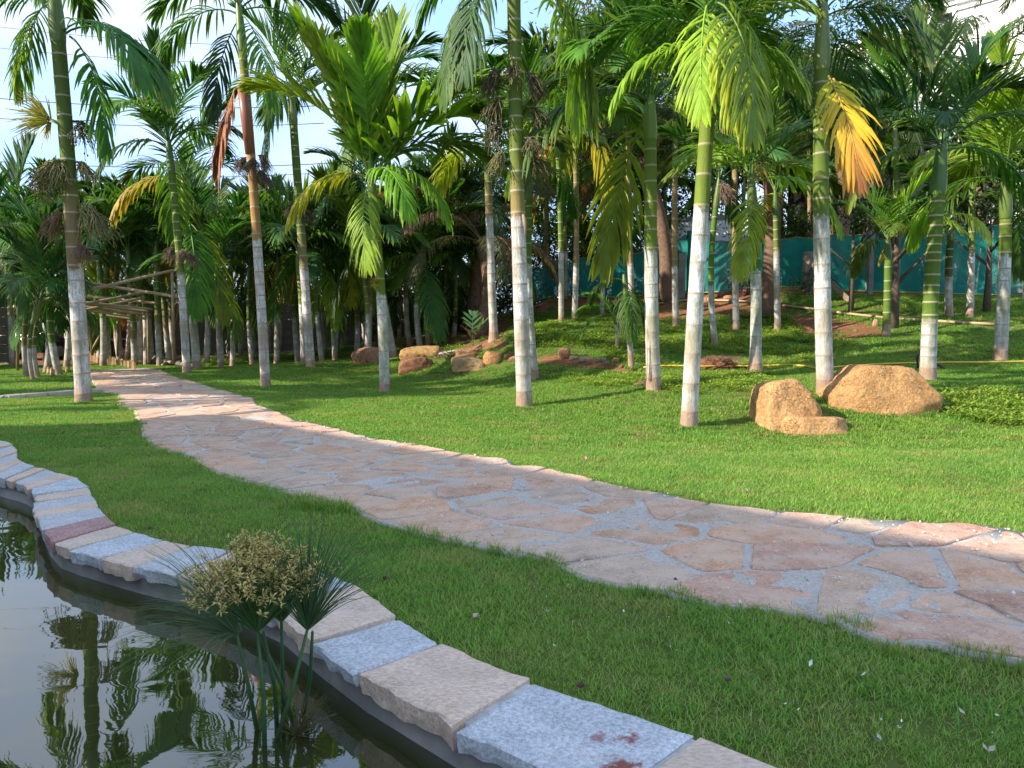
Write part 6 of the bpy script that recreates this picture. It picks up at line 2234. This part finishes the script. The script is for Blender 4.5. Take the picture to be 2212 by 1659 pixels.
# ================================================================== small litter on the lawn
def petal(px_, py_, size, color, label, group, name='fallen_petal', cat='petal', seed=0, up=0.6):
    rs = random.Random(seed)
    b = hit(px_, py_)
    mb = MB()
    l = size
    a = rs.uniform(0, 6.28)
    mb.add([(0, 0, 0), (l * 0.5, l * 0.28, l * up * 0.5), (l, 0.02 * l, l * up * 0.9), (l * 0.5, -l * 0.25, l * up * 0.35), (l * 0.5, 0, l * 0.06)], [(0, 3, 4), (0, 4, 1), (4, 3, 2), (1, 4, 2)])
    if rs.random() < 0.6:
        mb.add([(0, 0, 0.002), (-l * 0.3, l * 0.4, l * up), (l * 0.2, l * 0.75, l * up * 0.8), (l * 0.25, l * 0.3, l * 0.1)], [(0, 3, 2, 1)])
    o = mb.build(name, M['petal'], None, False, color=color)
    o.location = b + Vector((0, 0, 0.03))
    o.rotation_euler = (rs.uniform(-.3, .3), rs.uniform(-.3, .3), a)
    return tag(o, label, cat, group)


WHITE, GREY = (0.75, 0.73, 0.68), (0.42, 0.40, 0.38)
petal(1747, 1458, 0.026, WHITE, 'largest white fallen petal on the near lawn', None, seed=1, up=0.8)
petal(1858, 1478, 0.024, WHITE, 'narrow white petal right of the largest petal', None, seed=2)
petal(1902, 1622, 0.024, GREY, 'grey curled petal near the bottom right of the lawn', None, seed=3)
petal(1265, 1001, 0.045, (0.62, 0.20, 0.24), 'pink petal lying on the sunlit lawn above the path', None, seed=4)
petal(1229, 977, 0.04, (0.62, 0.26, 0.24), 'paler pink petal left of the other pink one', None, seed=5)
petal(1606, 1049, 0.035, WHITE, 'white petal on the sunlit lawn above the path', None, seed=6)
petal(1617, 1072, 0.032, WHITE, 'second white petal just below the sunlit one', None, seed=7)
petal(28, 931, 0.09, (0.8, 0.8, 0.8), 'white scrap lying on the far left lawn', None, 'white_scrap', 'scrap', 8, 0.15)
rl_ = random.Random(11)
for k, (x_, y_) in enumerate(((1899, 1573), (1946, 1581), (1939, 1592), (2140, 1604), (1985, 1580), (2090, 1517), (2092, 1506), (2167, 1505), (1183, 1337), (1190, 1340), (1238, 1358), (1196, 1412), (1443, 1348), (1449, 1343), (1513, 1342), (1442, 1330), (1225, 1282), (1226, 1277), (1315, 1310), (1180, 1305), (1450, 1414), (1464, 1422), (1693, 1540), (1721, 1554), (1803, 1614),
                                  (1155, 1282), (1345, 1336), (1577, 1364), (1000, 1250), (360, 1091))):
    petal(x_, y_, rl_.uniform(0.006, 0.013), WHITE if rl_.random() < 0.6 else GREY, 'tiny pale petal scattered on the shaded lawn between path and pond', 'tiny petals on the near lawn', seed=20 + k)
for k, (x_, y_, s_, c_, lb_) in enumerate(((831, 1258, 0.02, (0.10, 0.06, 0.045), 'dark fallen nut on the lawn right of the papyrus'), (1571, 1479, 0.02, (0.16, 0.11, 0.09), 'brown nut on the lawn beside the stained slab'),
                                             (1255, 1494, 0.02, (0.10, 0.06, 0.045), 'dark nut against the edge of the stained slab'), (1459, 1261, 0.018, (0.14, 0.09, 0.07), 'brown nut lying on the mortar of the path'), 
                                             (325, 1149, 0.022, (0.10, 0.06, 0.05), 'dark nut beside the coping at the left'))):
    b = hit(x_, y_)
    mb = MB()
    mb.tube([(0, 0, -s_), (0.002, 0, -s_ * 0.6), (0.001, 0, 0), (0, 0.001, s_ * 0.7), (0, 0, s_ * 1.1)], [s_ * 0.3, s_ * 0.75, s_ * 0.95, s_ * 0.7, s_ * 0.15], 8)
    o = mb.build('fallen_nut', M['fibre'], None, color=c_)
    o.scale = (0.55, 0.55, 0.55)
    o.location = b + Vector((0, 0, s_ * 0.55 + 0.012))
    o.rotation_euler = (1.4, 0.3 * k, 0.9 * k)
    tag(o, lb_, 'nut', 'fallen nuts')
for k, (x_, y_, s_, lb_) in enumerate(((1022, 1350, 0.04, 'dry pale brown leaf curled on the lawn near the papyrus'), (1548, 1473, 0.03, 'rusty dry leaf beside the brown nut'), (2133, 1645, 0.03, 'dry pale leaf at the bottom right corner'), (2085, 1565, 0.03, 'dry straw coloured sliver on the right of the near lawn'), (2150, 1567, 0.018, 'cream coloured dry leaf near the right edge'))):
    petal(x_, y_, s_, ((0.40, 0.30, 0.24), (0.26, 0.11, 0.06), (0.38, 0.32, 0.25), (0.42, 0.36, 0.24), (0.55, 0.48, 0.36))[k], lb_, 'dry leaves on the near lawn', 'dry_leaf', 'leaf', 70 + k, 0.35)
